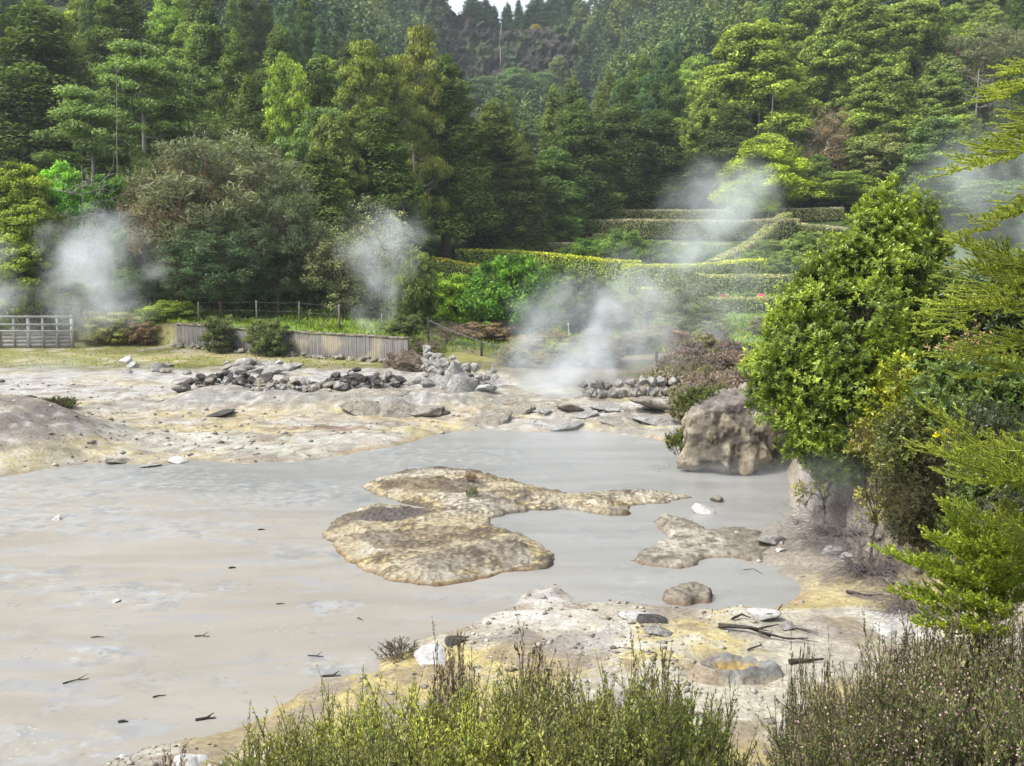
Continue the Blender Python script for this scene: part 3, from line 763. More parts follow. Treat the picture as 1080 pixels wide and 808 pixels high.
# ------------------------------------------------------------------ rock outcrop in the water
def outcrop():
    fx, fy = on_z(777, 503)
    cx, cy = fx, fy + 1.15
    V, F = ICO[6]; V = V.copy()
    d = V.copy()
    # rounded block
    p = 3.0
    k = (np.abs(d) ** p).sum(1) ** (-1 / p)
    V = d * k[:, None]
    crng = np.random.default_rng(17)
    for _ in range(46):
        nn_ = nrm(crng.normal(size=3) * np.array([1, 1, .55])); dd_ = (np.abs(V @ nn_).max()) * crng.uniform(.74, .94); q_ = V @ nn_ - dd_
        V = V - np.maximum(q_, 0)[:, None] * nn_
    V = V * np.array([1.78, 1.4, 1.10])
    t = np.clip((V[:, 2] + 1.1) / 2.2, 0, 1)
    V[:, 0] *= 1 - .26 * t; V[:, 1] *= 1 - .18 * t
    V[:, 0] += .12 * t
    W = V + np.array([cx, cy, 0])
    N = nrm(d)
    big = fbm(W, .8, 3, 401); mid = fbm(W @ np.array([[1, .2, .3], [-.2, 1, .1], [-.25, 0, .75]]), 2.3, 5, 411, ridged=True); fine = fbm(W, 7, 4, 421)
    V += N * (.12 * big + .15 * mid + .055 * fine)[:, None]
    led = np.sin(V[:, 2] * 7 + 3 * big) * .05; V[:, 0] += N[:, 0] * led; V[:, 1] += N[:, 1] * led
    crk = sstep(.30, .62, fbm(W @ np.array([[1, .3, .2], [-.3, 1, .2], [-.2, -.1, .6]]), 1.5, 4, 451, ridged=True)); V -= N * (.10 * crk)[:, None]
    V[:, 2] += .86
    n3 = fbm(W, 2.6, 5, 431); n4 = fbm(W * np.array([1, 1, .35]), 1.6, 4, 441)
    cc = np.empty(V.shape); cc[:] = (.43, .39, .30)
    cc = lerp(cc, (.50, .45, .34), sstep(.0, .25, n4)); cc = lerp(cc, (.33, .25, .17), sstep(.22, .4, n3) * .5)
    cc = lerp(cc, (.13, .115, .10), sstep(.0, .3, -n3 + .5 * fine) * .9); cc = lerp(cc, (.09, .08, .07), crk * .75); cc = lerp(cc, (.24, .215, .21), sstep(1.35, 1.75, V[:, 2] + .4 * n3) * .8)
    cc = lerp(cc, (.38, .31, .2), np.exp(-((V[:, 2] - .12) / .1) ** 2) * .7)
    o = link('rock_outcrop', mesh_from('rock_outcrop', V, F, M['crust'], {'col': np.clip(cc, .02, .7)}, True), loc=(cx, cy, 0))
    tag(o, 'tall tan rock outcrop standing in the pool under the leafy tree', 'rock')
    return cx, cy
OCX, OCY = outcrop()

for i in range(34):
    px = rk.uniform(835, 985); py = 548 + (px - 835) * .45 + rk.uniform(-42, 18)
    x, y, z = ground_at(px, py, .6)
    put_rock(x, y, rk.uniform(.10, .26), rk.choice(['rock_tan']), 'crumbling block stuck in the pinkish bank under the leafy tree', 'crumbling blocks of the pinkish bank', z=z, sq=.8, sink=.12, name='bank_block')
# ------------------------------------------------------------------ gravel (stuff)
def gravel():
    rng = np.random.default_rng(8)
    n = 20000
    Y = 9.3 + 33 * rng.random(n) ** 1.9; U = rng.uniform(-.56, .56, n); X = U * Y
    h, g = ground_parts(X, Y)
    dens = fbm2(X, Y, .7, 4, 131)
    keep = (g['dp'] > .03) & (dens + rng.uniform(-.35, .35, n) > .05) & (g['pn'] < 1.6)
    X, Y, h = X[keep], Y[keep], h[keep]; n = len(X)
    O = np.array([(1, 0, 0), (0, 1, 0), (-1, 0, 0), (0, -1, 0), (0, 0, 1), (0, 0, -1)], float)
    OF = np.array([(0, 1, 4), (1, 2, 4), (2, 3, 4), (3, 0, 4), (1, 0, 5), (2, 1, 5), (3, 2, 5), (0, 3, 5)])
    s = .008 + .05 * rng.random(n) ** 5 + .0009 * Y * rng.random(n) + .10 * (Y > 25) * rng.random(n) ** 12
    V = O[None] * rng.uniform(.55, 1.3, (n, 6, 1)) * s[:, None, None] * np.array([1.2, 1, .6])
    a = rng.uniform(0, TAU, n); ca, sa = np.cos(a)[:, None], np.sin(a)[:, None]
    V = np.stack([V[:, :, 0] * ca - V[:, :, 1] * sa, V[:, :, 0] * sa + V[:, :, 1] * ca, V[:, :, 2]], -1)
    V += np.stack([X, Y, h + .15 * s], -1)[:, None]
    F = (np.arange(n)[:, None, None] * 6 + OF[None]).reshape(-1, 3)
    t = rng.random(n); base = np.array([.44, .42, .37])[None] * (.75 + .6 * rng.random((n, 1)))
    base[t < .18] *= np.array([.55, .5, .45]); base[t > .93] = (.68, .67, .65)
    o = link('gravel', mesh_from('gravel', V.reshape(-1, 3), F, M['crust'], {'col': np.repeat(base, 6, 0)}))
    tag(o, 'loose chips and pebbles strewn over the crust', kind='stuff')
gravel()

# ================================================================== STICKS
def stick(P, r, mat, label, name='stick', cat='stick', forks=(), group=None):
    acc = Acc()
    P = np.asarray(P, float)
    t = np.linspace(0, 1, 12); i = np.linspace(0, 1, len(P))
    Q = np.stack([np.interp(t, i, P[:, k]) for k in range(3)], 1)
    L = np.linalg.norm(P[-1] - P[0])
    Q += .035 * L * np.stack([fbm(Q / L, 3, 2, int(abs(Q[0, 0]) * 100) + k) for k in range(3)], 1) * np.array([1, 1, .4])
    acc.add(*tube(Q, r * (1 - .65 * t), 6))
    for (ti, vec) in forks:
        b = Q[int(ti * 11)]; tt = np.linspace(0, 1, 7)[:, None]
        v = np.array(vec, float)
        B = b + tt * v + .06 * np.linalg.norm(v) * np.sin(tt * 5) * np.array([.6, .3, .2])
        acc.add(*tube(B, r * .6 * (1 - .7 * tt[:, 0]), 5))
    base = Q[0].copy()
    acc.V = [v - base for v in acc.V]
    o = link(name, acc.mesh(name, M[mat]), loc=base)
    return tag(o, label, cat, group)

def gpt(px, py, dz=.03):
    x, y, z = ground_at(px, py, .1); return (x, y, max(z, 0) + dz)
stick([gpt(758, 663, .05), gpt(790, 668, .08), gpt(812, 674)], .035, 'deadwood', 'long black branch lying on the near crust, thickest of the sticks', 'branch', 'branch', [(.4, (.3, -.3, .06)), (.7, (.35, .1, .05))])
stick([gpt(800, 672, .08), gpt(830, 677, .05), gpt(853, 676)], .02, 'deadwood', 'thin dark branch continuing right from the long black branch', 'branch', 'branch', [(.5, (.4, -.2, .03))])
stick([gpt(788, 688, .03), gpt(803, 684, .05), gpt(801, 680)], .014, 'deadwood', 'bent dark twig beneath the long black branch', 'twig', 'twig')
stick([gpt(772, 655, .03), gpt(782, 652, .06), gpt(792, 654)], .02, 'deadwood', 'short dark branch by the near waterline', 'branch', 'branch')
stick([gpt(818, 647, .0), tuple(np.array(gpt(822, 647, 0)) + (.04, 0, .14))], .012, 'deadwood', 'dark forked stick standing upright at the near waterline', 'stick', 'stick', [(.3, (.09, 0, .1)), (.2, (.1, .02, .03))])
stick([gpt(838, 663, .03), gpt(862, 671, .05)], .022, 'deadwood_grey', 'grey branch on the crust under the right bank', 'branch', 'branch')
stick([gpt(832, 702, .05), gpt(868, 699, .05)], .035, 'deadwood', 'straight thick dark stick beside the right heath bushes', 'stick', 'stick')
stick([gpt(893, 626, .03), gpt(915, 632, .06), gpt(932, 629)], .025, 'deadwood', 'dark curved branch below the grey twigs of the right bank', 'branch', 'branch')
stick([gpt(845, 578, .1), gpt(880, 584, .2), gpt(905, 570, .2)], .012, 'deadwood_grey', 'pale thin stick at the foot of the right bank', 'stick', 'stick')
stick([gpt(783, 616, .0), gpt(795, 612, .03), gpt(806, 617, .0)], .008, 'deadwood', 'thin twig floating in the grey water beside the flat rock', 'twig', 'twig')
for i, (px, py, L, ang, lab) in enumerate([
    (80, 717, .30, .5, 'dark forked twig on the mud near the lower left'), (213, 670, .22, -.1, 'dark twig with a knot on the middle of the mud'), (103, 671, .18, .05, 'short black twig left of the white pebble'),
    (380, 652, .16, -.9, 'thin dark twig on the mud below the island'), (333, 691, .22, -.2, 'dark twig on the mud above the heath bushes'), (350, 712, .24, .15, 'dark driftwood piece beside a grey mud patch'),
    (217, 757, .22, .3, 'black driftwood lump near the lower shore'), (130, 760, .10, .1, 'small brown wood chip at the lower left'), (276, 558, .14, .2, 'black chip floating left of the island'),
    (245, 598, .12, .3, 'tiny dark chip on the mud left of the island'), (296, 636, .12, .1, 'dark speck of wood below the island'), (168, 733, .15, .4, 'faint thin twig in the lower mud')]):
    x, y = on_z(px, py, .02)
    stick([(x - L * .5 * math.cos(ang), y - L * .5 * math.sin(ang), .004), (x, y, .016), (x + L * .5 * math.cos(ang), y + L * .5 * math.sin(ang), .004)], .022 if 'drift' in lab or 'lump' in lab or 'chip' in lab else .011, 'deadwood', lab, 'twig', 'twig',
          [(.6, (L * .3, L * .35, .03))] if L > .2 else ())

# ================================================================== PLANK WALL, STONE WALLS, PANEL, FENCES
def plank_wall():
    pxs = np.linspace(186, 430, 110)
    root = empty('plank_wall', label='weathered grey plank retaining wall below the garden', cat='wall')
    rng = np.random.default_rng(4)
    pts = []
    for u in (pxs - 540) / FPX:
        y = wall_y(u); x = u * y * 1.0
        pts.append((x, y))
    pts = np.array(pts)
    root.location = (*pts[55], H(*pts[55]))
    o0 = np.array(root.location)
    acc = Acc()
    for i in range(len(pts) - 1):
        a, b = pts[i], pts[i + 1]
        zb = H(a[0], a[1] - .3) - .25; zt = H(a[0], a[1] - .3) + 1.17 + rng.uniform(-.01, .01)
        d = (b - a); d /= np.linalg.norm(d); n = np.array([d[1], -d[0]])
        off = rng.uniform(-.008, .008)
        q = [a + d * .001 + n * off, b - d * .001 + n * off, b - d * .001 - n * .12, a + d * .001 - n * .12]
        V = np.array([(*p, zb) for p in q] + [(*p, zt) for p in q]) - o0
        F = np.array([(0, 1, 5, 4), (1, 2, 6, 5), (2, 3, 7, 6), (3, 0, 4, 7), (4, 5, 6, 7)])
        acc.add(V, F, tone=rng.uniform(0, 1))
    nt = NT('weathered_plank')
    pos = nt.n('ShaderNodeNewGeometry').outputs['Position']
    mp = nt.n('ShaderNodeMapping'); nt.set(mp.inputs['Vector'], pos); mp.inputs['Scale'].default_value = (3.0, 1.0, .25)
    g = nt.noise(mp.outputs[0], 3.2, 7, .65)
    col = nt.mix(nt.ramp(nt.attr('tone'), 0, 1), (.115, .112, .105), (.135, .13, .12))
    col = nt.mix(nt.ramp(g, .45, .66), col, (.085, .075, .07)); col = nt.mix(nt.ramp(nt.noise(pos, .5, 4), .52, .66), col, (.20, .175, .13))
    M['plank'] = nt.done(nt.principled(col, .85, .2, nt.bump(g, .5, .02)))
    link('plank_face', acc.mesh('plank_face', M['plank']), root)
    cap = Acc()
    for i in range(0, len(pts) - 1, 5):
        j = min(i + 5, len(pts) - 1); a, b = pts[i], pts[j]; d = b - a; d = d / np.linalg.norm(d); n = np.array([d[1], -d[0]])
        za = H(a[0], a[1] - .3) + 1.2
        q = [a + n * .05, b + n * .05 - d * .01, b - n * .25 - d * .01, a - n * .25]
        V = np.array([(*p, za) for p in q] + [(*p, za + .07) for p in q]) - o0
        cap.add(V, np.array([(3, 2, 1, 0), (0, 1, 5, 4), (1, 2, 6, 5), (2, 3, 7, 6), (3, 0, 4, 7), (4, 5, 6, 7)]))
    link('wall_cap', cap.mesh('wall_cap', M['rock_tan']), root)
    st = Acc()
    for i in range(150):
        t = rng.random(); k = t * (len(pts) - 1); a = pts[int(k)]
        V, F = rock_vf(900 + i % 12, sub=2, cuts=6)
        s = rng.uniform(.06, .17)
        p = np.array((a[0] + rng.uniform(-.1, .1), a[1] - .12 - rng.uniform(0, .35), 0)); p[2] = H(p[0], p[1]) + rng.uniform(0, .18)
        st.add(V * s + p - o0, F)
    link('footing', st.mesh('footing', M['rock_tan']), root)
plank_wall()

def stone_wall(name, pts, h0, h1, thick, smin, smax, mat, label, seed, batter=.25):
    """dry stone wall along ground points"""
    rng = np.random.default_rng(seed); acc = Acc()
    pts = np.array(pts); seg = np.linalg.norm(np.diff(pts[:, :2], axis=0), axis=1); cum = np.concatenate([[0], np.cumsum(seg)])
    o0 = np.array((pts[0][0], pts[0][1], pts[0][2]))
    s = 0
    z = 0; hmax = max(h0, h1)
    while z < hmax:
        sz = rng.uniform(smin, smax); s = rng.uniform(0, smin)
        while s < cum[-1]:
            w = rng.uniform(smin, smax) * 1.15
            t = min(s + w / 2, cum[-1]); p = np.array([np.interp(t, cum, pts[:, k]) for k in range(3)])
            hh = h0 + (h1 - h0) * t / cum[-1]
            if z < hh + rng.uniform(-.15, .1):
                V, F = rock_vf(500 + int(rng.integers(0, 20)), sub=3, cuts=11, rough=.07, flat=.95)
                a = rng.uniform(-.3, .3)
                V = V * np.array([w * .55, thick * .55, sz * .60])
                V = np.stack([V[:, 0], V[:, 1] * math.cos(a) - V[:, 2] * math.sin(a) * .3, V[:, 2] + V[:, 1] * math.sin(a) * .3], 1)
                acc.add(V + p + np.array((0, z * batter, z + sz * .4)) - o0, F)
            s += w
        z += sz * .85
    o = link(name, acc.mesh(name, M[mat]), loc=o0)
    return tag(o, label, 'wall')
p = [ground_at(px, py) for px, py in ((446, 396), (470, 402), (498, 406), (524, 409))]
stone_wall('stone_wall', p, 1.2, .5, .5, .24, .46, 'rock', 'sloping dry stone wall of rounded pale stones left of the main steam vent', 12, .35)
p = [ground_at(px, py) for px, py in ((608, 420), (640, 420), (675, 418), (712, 417))]
stone_wall('stone_wall', p, .6, .55, .45, .26, .46, 'rock', 'low dry stone wall seen through the steam right of the vent', 13, .2)
# turf overhang above bare earth
x, y, z = ground_at(443, 392)
V, F = rock_vf(611, sub=6, cuts=3, rough=.75, flat=.7)
tag(link('earth_bank', mesh_from('earth_bank', V * np.array([1.3, .8, .9]), F, rough_mat('brown_earth', (.16, .12, .09), (.30, .24, .18), 3, c3=(.08, .065, .05), s3=5, bump=1, bdist=.1), None, True), loc=(x - .2, y + .9, z + .15)), 'bare brown earth bank between plank wall and stone wall', 'earth bank')

def panel():
    bx0, by = at_y(-60, 373, 54)[0], 54.0
    bx1 = at_y(77, 373, 54)[0]
    gz = min(H(bx0, by), H(bx1, by)); h = 1.74; W = bx1 - bx0
    root = empty('fence_panel', (bx0, by, gz), label='whitewashed wooden fence panel with open square lattice on top', cat='fence panel')
    M['whitewood'] = rough_mat('whitewashed_wood', (.36, .35, .33), (.48, .465, .44), 3, bump=.3)
    M['greyboard'] = rough_mat('grey_board', (.32, .31, .30), (.46, .45, .43), 2.5, bump=.4)
    n = 9
    for i in range(n + 1):
        xx = W * i / n
        thick = .075 if i in (0, n) or i % 3 == 0 else .045
        link('post', mesh_from('post', *box(xx - thick, xx + thick, -.06, .06, 0, h), M['whitewood']), root)
    for z0, z1 in ((h - .13, h - .01), (h * .70, h * .70 + .09), (.86, .97)):
        link('rail', mesh_from('rail', *box(-.1, W + .1, -.085, -.062, z0, z1), M['whitewood']), root)
    acc = Acc()
    for k in range(4):
        acc.add(*box(0.0, W, .0, .03, .06 + k * .2, .245 + k * .2))
    link('board_infill', acc.mesh('board_infill', M['greyboard']), root)
panel()

def fence(name, posts, label, wires=3, mesh=False):
    root = empty(name, (posts[0][0], posts[0][1], posts[0][2]), label=label, cat='fence')
    o0 = np.array(root.location)
    tops = []
    for (x, y, z, h, r, mat, lean) in posts:
        P = np.array([(x, y, z - .15), (x + lean * h * .5, y, z + h * .5), (x + lean * h, y, z + h)]) - o0
        link('post', mesh_from('post', *[v if i == 0 else v for i, v in enumerate(tube(P, [r, r * .95, r * .9], 8))], M[mat]), root)
        tops.append((P[0] + (0, 0, .15), P[2]))
    acc = Acc()
    for w in range(wires):
        f = .25 + .7 * w / max(1, wires - 1)
        for (a0, a1), (b0, b1) in zip(tops[:-1], tops[1:]):
            A = a0 + (a1 - a0) * f; B = b0 + (b1 - b0) * f; t = np.linspace(0, 1, 6)[:, None]
            Q = A + (B - A) * t; Q[:, 2] -= .04 * np.sin(t[:, 0] * math.pi)
            acc.add(*tube(Q, .004 if not (mesh and w == wires - 1) else .016, 4, False))
    if mesh:
        for (a0, a1), (b0, b1) in zip(tops[:-1], tops[1:]):
            L = np.linalg.norm(b0 - a0); k = int(L / .14)
            for s in range(-6, k):
                P0 = a0 + (b0 - a0) * max(0, s / k); P1 = a0 + (b0 - a0) * min(1, (s + 7) / k)
                lo, hi = max(0, s) , min(k, s + 7)
                f0 = (lo - s) / 7; f1 = (hi - s) / 7
                A = P0 + (a1 - a0) * f0; B = P1 + (b1 - b0) * f1
                acc.add(*tube([A, B], .005, 3, False))
                A = P0 + (a1 - a0) * (1 - f0); B = P1 + (b1 - b0) * (1 - f1)
                acc.add(*tube([A, B], .005, 3, False))
    M.setdefault('wire', rough_mat('wire', (.22, .23, .22), (.3, .31, .3), 5, bump=.1, rough=.5))
    link('wire', acc.mesh('wire', M['wire']), root)

def fp(px, pb, pt, Y, r=.06, mat='deadwood', lean=0.0):
    b = at_y(px, pb, Y); z = H(b[0], Y); t = at_y(px, pt, Y)
    return (b[0], Y, z, max(.5, t[2] - z), r, mat, lean)
M['bluepost'] = rough_mat('dark_painted_post', (.03, .04, .055), (.06, .07, .085), 5, bump=.2)
M['whitepost'] = rough_mat('white_painted_post', (.6, .62, .64), (.75, .76, .77), 5, bump=.2)
fence('wire_fence', [fp(210, 345, 318, 56, .05, 'deadwood_grey'), fp(271, 345, 317, 55, .05, 'deadwood_grey'), fp(316, 348, 318, 54.5, .045, 'deadwood_grey'), fp(358, 350, 321, 53, .06, 'deadwood_grey'), fp(403, 355, 330, 52.5, .05, 'deadwood_grey'), fp(452, 368, 334, 51, .06)],
      'post and wire fence standing on the bank above the plank wall')
fence('mesh_fence', [fp(452, 369, 336, 50.4, .055), fp(508, 388, 360, 49, .06), fp(546, 398, 366, 48, .07, 'whitepost'), fp(595, 400, 369, 48, .05), fp(648, 405, 360, 47, .09, 'deadwood_grey'), fp(692, 398, 371, 47, .07, 'bluepost'), fp(738, 392, 370, 47, .075, 'bluepost'), fp(790, 392, 366, 47, .07)],
      'sagging chain mesh fence with odd posts behind the stone walls', 3, True)
x, y, z = ground_at(735, 383, 1.5)
stick([(x, y, z), (x + .02, y, z + 1.1)], .05, 'bark_red', 'thin brown stake beside the dark painted fence post', 'stake', 'stake')
P = at_y(601, 345, 54); stick([(P[0], P[1], H(P[0], 54)), (P[0] - .08, P[1], H(P[0], 54) + 1.5)], .06, 'whitepost', 'white painted stake on the lawn above the steam vent', 'stake', 'stake')
P = at_y(345, 352, 53); stick([(P[0] - .4, 53, H(P[0], 53)), (P[0] + .5, 53.1, H(P[0], 53) + 1.1)], .045, 'deadwood_grey', 'leaning grey prop against the fence above the plank wall', 'stake', 'stake')
# ================================================================== TREES
def cloud(rng, C, Rr, n, ls, up=.45, rnd=.6, asp=.5, shell=.45, tone=None, drop=0.0):
    """leaf sprays filling ellipsoidal clumps: centres C (m,3), radii Rr (m,3)"""
    m = len(C); C = np.repeat(C, n, 0); Q = np.repeat(Rr, n, 0)
    d = rdir(rng, m * n)
    rr = shell + (1.05 - shell) * rng.random((m * n, 1)) ** .6
    P = C + d * Q * rr
    N = nrm(d * .7 + np.array([0, 0, up]) + rnd * rng.normal(size=d.shape) * .7)
    T = nrm(np.cross(N, rdir(rng, m * n)) + d * .5 + np.array([0, 0, -drop]))
    L = ls * rng.uniform(.6, 1.35, m * n)
    if tone is None: tone = rng.random(m)
    var = np.clip(np.repeat(tone, n) * .55 + rng.random(m * n) * .45 + .12 * d[:, 2], 0, 1)
    V, F, k = leaves(P - T * L[:, None] * .5, T, N, L, L * asp)
    return V, F, np.repeat(var, k)

def limb(acc, a, b, r0, r1, rng, sag=.0, sides=5, n=7):
    t = np.linspace(0, 1, n)[:, None]
    a = np.asarray(a, float); b = np.asarray(b, float); L = np.linalg.norm(b - a)
    P = a + (b - a) * t + np.sin(t * math.pi) * np.array([0, 0, -sag * L]) + np.sin(t * math.pi) * rng.normal(size=3) * (.06 * L if L < 5 else .012 * L) + (.02 * L if L < 5 else .006 * L) * np.sin(t * 9 + rng.uniform(0, 6)) * rng.normal(size=3)
    acc.add(*tube(P, r0 + (r1 - r0) * t[:, 0], sides))
    return P

def cedar(seed, Hh=18., Rm=3.2, n=230, bare=.06, pow_=.6, droop=.2, ls=.235, dens=1.0):
    rng = np.random.default_rng(seed)
    C = []; Q = []; acc = Acc()
    limb(acc, (0, 0, -.6), (rng.normal() * .2, rng.normal() * .2, Hh * .97), .32, .03, rng, 0, 7, 12)
    for t in np.linspace(bare, .955, 26):
        Rt = Rm * (1 - t) ** pow_ * rng.uniform(.72, 1.15) * min(1, .62 + t * 3)
        nb = max(2, int(TAU * Rt / 1.35 * dens))
        a0 = rng.uniform(0, 6)
        for k in range(nb):
            a = a0 + TAU * (k + rng.uniform(-.3, .3)) / nb
            if rng.random() < .10: continue
            r = Rt * rng.uniform(.62, 1.08)
            tip = np.array([math.cos(a) * r, math.sin(a) * r, t * Hh - droop * r + rng.normal() * .2])
            s = (.60 + .45 * rng.random()) * (.68 + .32 * min(1, Rt / 1.6))
            C.append(tip); Q.append((s, s, s * .82))
            if Rt > 1.3:
                mid = tip * np.array([.6, .6, 1]) + np.array([0, 0, .1]); C.append(mid); Q.append((s * .9, s * .9, s * .7))
                if k % 2 == 0: limb(acc, (0, 0, t * Hh - .2), tip, .055, .015, rng, .06, 4, 5)
    C.append((0, 0, Hh * .975)); Q.append((.55, .55, .8))
    V, F, var = cloud(rng, np.array(C), np.array(Q), n, ls, up=.55, rnd=.38, asp=.55, shell=.62, drop=.25)
    return mesh_from('crown', V, F, M['crown'], {'var': var}), acc.mesh('trunk', M['bark_red'], True), Hh, Rm

def puffy(seed, Hh=14., Rm=5., lobes=13, n=150, pad=.42, ls=.25, bare=.12, flatp=.66):
    rng = np.random.default_rng(seed)
    C = []; Q = []; acc = Acc()
    top = np.array([rng.normal() * .5, rng.normal() * .5, Hh * .72])
    limb(acc, (0, 0, -.6), top, .34, .12, rng, 0, 7, 10)
    for i in range(lobes):
        f = i / max(1, lobes - 1)
        zc = Hh * (bare + .12 + (.86 - bare - .12) * f)
        rad = Rm * math.sin(math.pi * min(.97, (.22 + .76 * f))) ** .7
        a = i * 2.4 + rng.uniform(-.4, .4)
        off = rad * rng.uniform(.45, .72) * (1 - .55 * f)
        lc = np.array([math.cos(a) * off, math.sin(a) * off, zc]); lr = Rm * rng.uniform(.38, .52) * (1.05 - .3 * f)
        limb(acc, (0, 0, max(.5, zc - lr * 1.2)), lc, .12, .03, rng, -.05, 5, 6)
        m = int(44 * (lr / 2.1) ** 1.4) + 12
        d = rdir(rng, m); d[:, 2] = np.abs(d[:, 2]) * 1.1 - .38; d = nrm(d)
        P = lc + d * lr * np.array([1, 1, .9]) * rng.uniform(.75, 1.05, (m, 1))
        C += list(P)
        s = rng.uniform(.42, .8, m)
        Q += list(np.stack([s, s, s * flatp], 1))
    V, F, var = cloud(rng, np.array(C), np.array(Q), n, ls, up=.8, rnd=.36, asp=.55, shell=.5)
    return mesh_from('crown', V, F, M['crown'], {'var': var}), acc.mesh('trunk', M['bark'], True), Hh, Rm

def layered(seed, Hh=16., Rm=4.2, tiers=22, n=140, ls=.28, bark='bark_pale'):
    rng = np.random.default_rng(seed); C = []; Q = []; acc = Acc()
    limb(acc, (0, 0, -.6), (rng.normal() * .5, rng.normal() * .5, Hh * .95), .26, .05, rng, 0, 7, 12)
    for i in range(tiers):
        t = .14 + .84 * i / tiers
        Rt = Rm * (1 - t ** 2.2) ** .6 * rng.uniform(.6, 1.1)
        for k in range(rng.integers(3, 6)):
            a = rng.uniform(0, TAU); z = t * Hh + rng.normal() * .3
            tip = np.array([math.cos(a) * Rt, math.sin(a) * Rt, z + .18 * Rt])
            limb(acc, (0, 0, z - .3), tip, .07, .015, rng, .04, 4, 6)
            for f in np.linspace(.45, 1.05, 5):
                s = rng.uniform(.55, .95)
                C.append(tip * np.array([f, f, 1]) + rng.normal(size=3) * np.array([.45, .45, .14]) + np.array([0, 0, -.12 * abs(f - .75)])); Q.append((s * 1.2, s * 1.2, s * .62))
    V, F, var = cloud(rng, np.array(C), np.array(Q), n, ls, up=.9, rnd=.4, asp=.5, shell=.45)
    return mesh_from('crown', V, F, M['crown'], {'var': var}), acc.mesh('trunk', M[bark], True), Hh, Rm

def airy(seed, Hh=10., Rm=3.6, n=46, ls=.22, asp=.22, clumps=230, bark='bark_red', shell=.1, lean=(0, 0), sq=.62, cs=.62, up=.5, bare=.18):
    """open crowned tree: limbs fork to the clumps, leaves sparse"""
    rng = np.random.default_rng(seed); C = []; Q = []; acc = Acc()
    top = np.array([lean[0], lean[1], Hh * .55])
    tr = limb(acc, (0, 0, -.5), top, .2, .1, rng, 0, 7, 10)
    limbs = []
    for i in range(11):
        a = i * 2.4; f = rng.uniform(.45, 1)
        b = tr[int(f * 9)]
        r = Rm * rng.uniform(.45, .8)
        tip = np.array([b[0] + math.cos(a) * r, b[1] + math.sin(a) * r, min(Hh * .9, b[2] + Hh * rng.uniform(.08, .38))])
        limbs.append(limb(acc, b, tip, .085, .03, rng, -.08, 5, 7))
    k = 0
    while k < clumps:
        d = rdir(rng, 1)[0]; rad = rng.random() ** .45
        p = np.array([d[0] * Rm * rad + lean[0] * .8, d[1] * Rm * rad + lean[1] * .8, Hh * (bare + .5 * (1 - bare)) + d[2] * Hh * .5 * (1 - bare) * rad])
        t = (p[2] / Hh - bare) / (1 - bare)
        if math.hypot(p[0] - lean[0] * .8, p[1] - lean[1] * .8) > Rm * math.sin(math.pi * min(.96, max(.05, t * .86 + .1))) ** .6: continue
        L = limbs[int(np.argmin([np.linalg.norm(q - p, axis=1).min() for q in limbs]))]
        b = L[int(np.argmin(np.linalg.norm(L - p, axis=1)))]
        limb(acc, b, p, .028, .007, rng, -.03, 3, 4)
        s = cs * rng.uniform(.6, 1.25); C.append(p); Q.append((s, s, s * sq)); k += 1
    V, F, var = cloud(rng, np.array(C), np.array(Q), n, ls, up=up, rnd=.8, asp=asp, shell=shell)
    return mesh_from('crown', V, F, M['crown'], {'var': var}), acc.mesh('trunk', M[bark], True), Hh, Rm

PROTO = {
    'cedar': [cedar(1), cedar(2, 18, 3.0, pow_=.5), cedar(3, 18, 3.5, pow_=.75), cedar(4, 18, 2.7, pow_=.42, droop=.35), cedar(5, 18, 3.3, pow_=.6, bare=.2)],
    'puffy': [puffy(11), puffy(12, 14, 4.6, 15), puffy(13, 14, 5.4, 14, flatp=.55)],
    'layered': [layered(21), layered(22, 16, 4.6, 14)],
    'dome': [puffy(31, 9, 4.4, 14, 130, ls=.2, bare=.02, flatp=.6), puffy(32, 9, 4.0, 12, 130, ls=.2, bare=.04, flatp=.7)],
    'pine': [airy(41, 11, 4.6, 110, .30, .2, 360, lean=(.3, 0), sq=.7, cs=.75), airy(42, 11, 4.0, 110, .30, .2, 300, lean=(-.6, 0), cs=.7)],
    'light': [airy(51, 10, 3.2, 110, .22, .55, 280, 'bark', up=.7), airy(52, 10, 2.8, 110, .22, .55, 240, 'bark', up=.7)],
    'sparse': [airy(61, 7, 3.0, 55, .17, .4, 210, 'bark_pale', bare=.1, cs=.55), airy(62, 7, 2.6, 40, .15, .4, 190, 'bark', bare=.08, cs=.5)],
    'shrub': [airy(71, 4, 2.4, 120, .17, .5, 190, 'bark', bare=.0, cs=.5, up=.8), airy(72, 4, 2.1, 120, .15, .5, 160, 'bark', bare=.02, cs=.45, up=.8)],
}
tr = random.Random(77)
def col_jit(c, j=.12):
    k = 1 + tr.uniform(-j, j)
    return tuple(max(.004, v * k * (1 + tr.uniform(-j, j) * .5)) for v in c)

SIL = np.zeros((210, 280), bool)         # rough silhouette buffer: what nearer trees already hide
def silhouette(x, y, zb, zt, w, mark=True):
    px0, pyb = project(x, y, zb); _, pyt = project(x, y, zt)
    hw = FPX * w / y / 2
    x0, x1 = int((px0 - hw) / 4), int((px0 + hw) / 4); y0, y1 = int(pyt / 4), int(pyb / 4)
    seen = 0
    for j in range(max(0, y0), min(202, y1 + 1)):
        t = (j - y0) / max(1, y1 - y0)
        k = .35 + .65 * min(1, t * 2.2)
        c = (x0 + x1) / 2; a = int(c - k * (x1 - x0) / 2); b = int(c + k * (x1 - x0) / 2) + 1
        a = max(0, a); b = min(270, b)
        if b > a:
            seen += int((~SIL[j, a:b]).sum())
            if mark: SIL[j, a:b] = True
    return seen

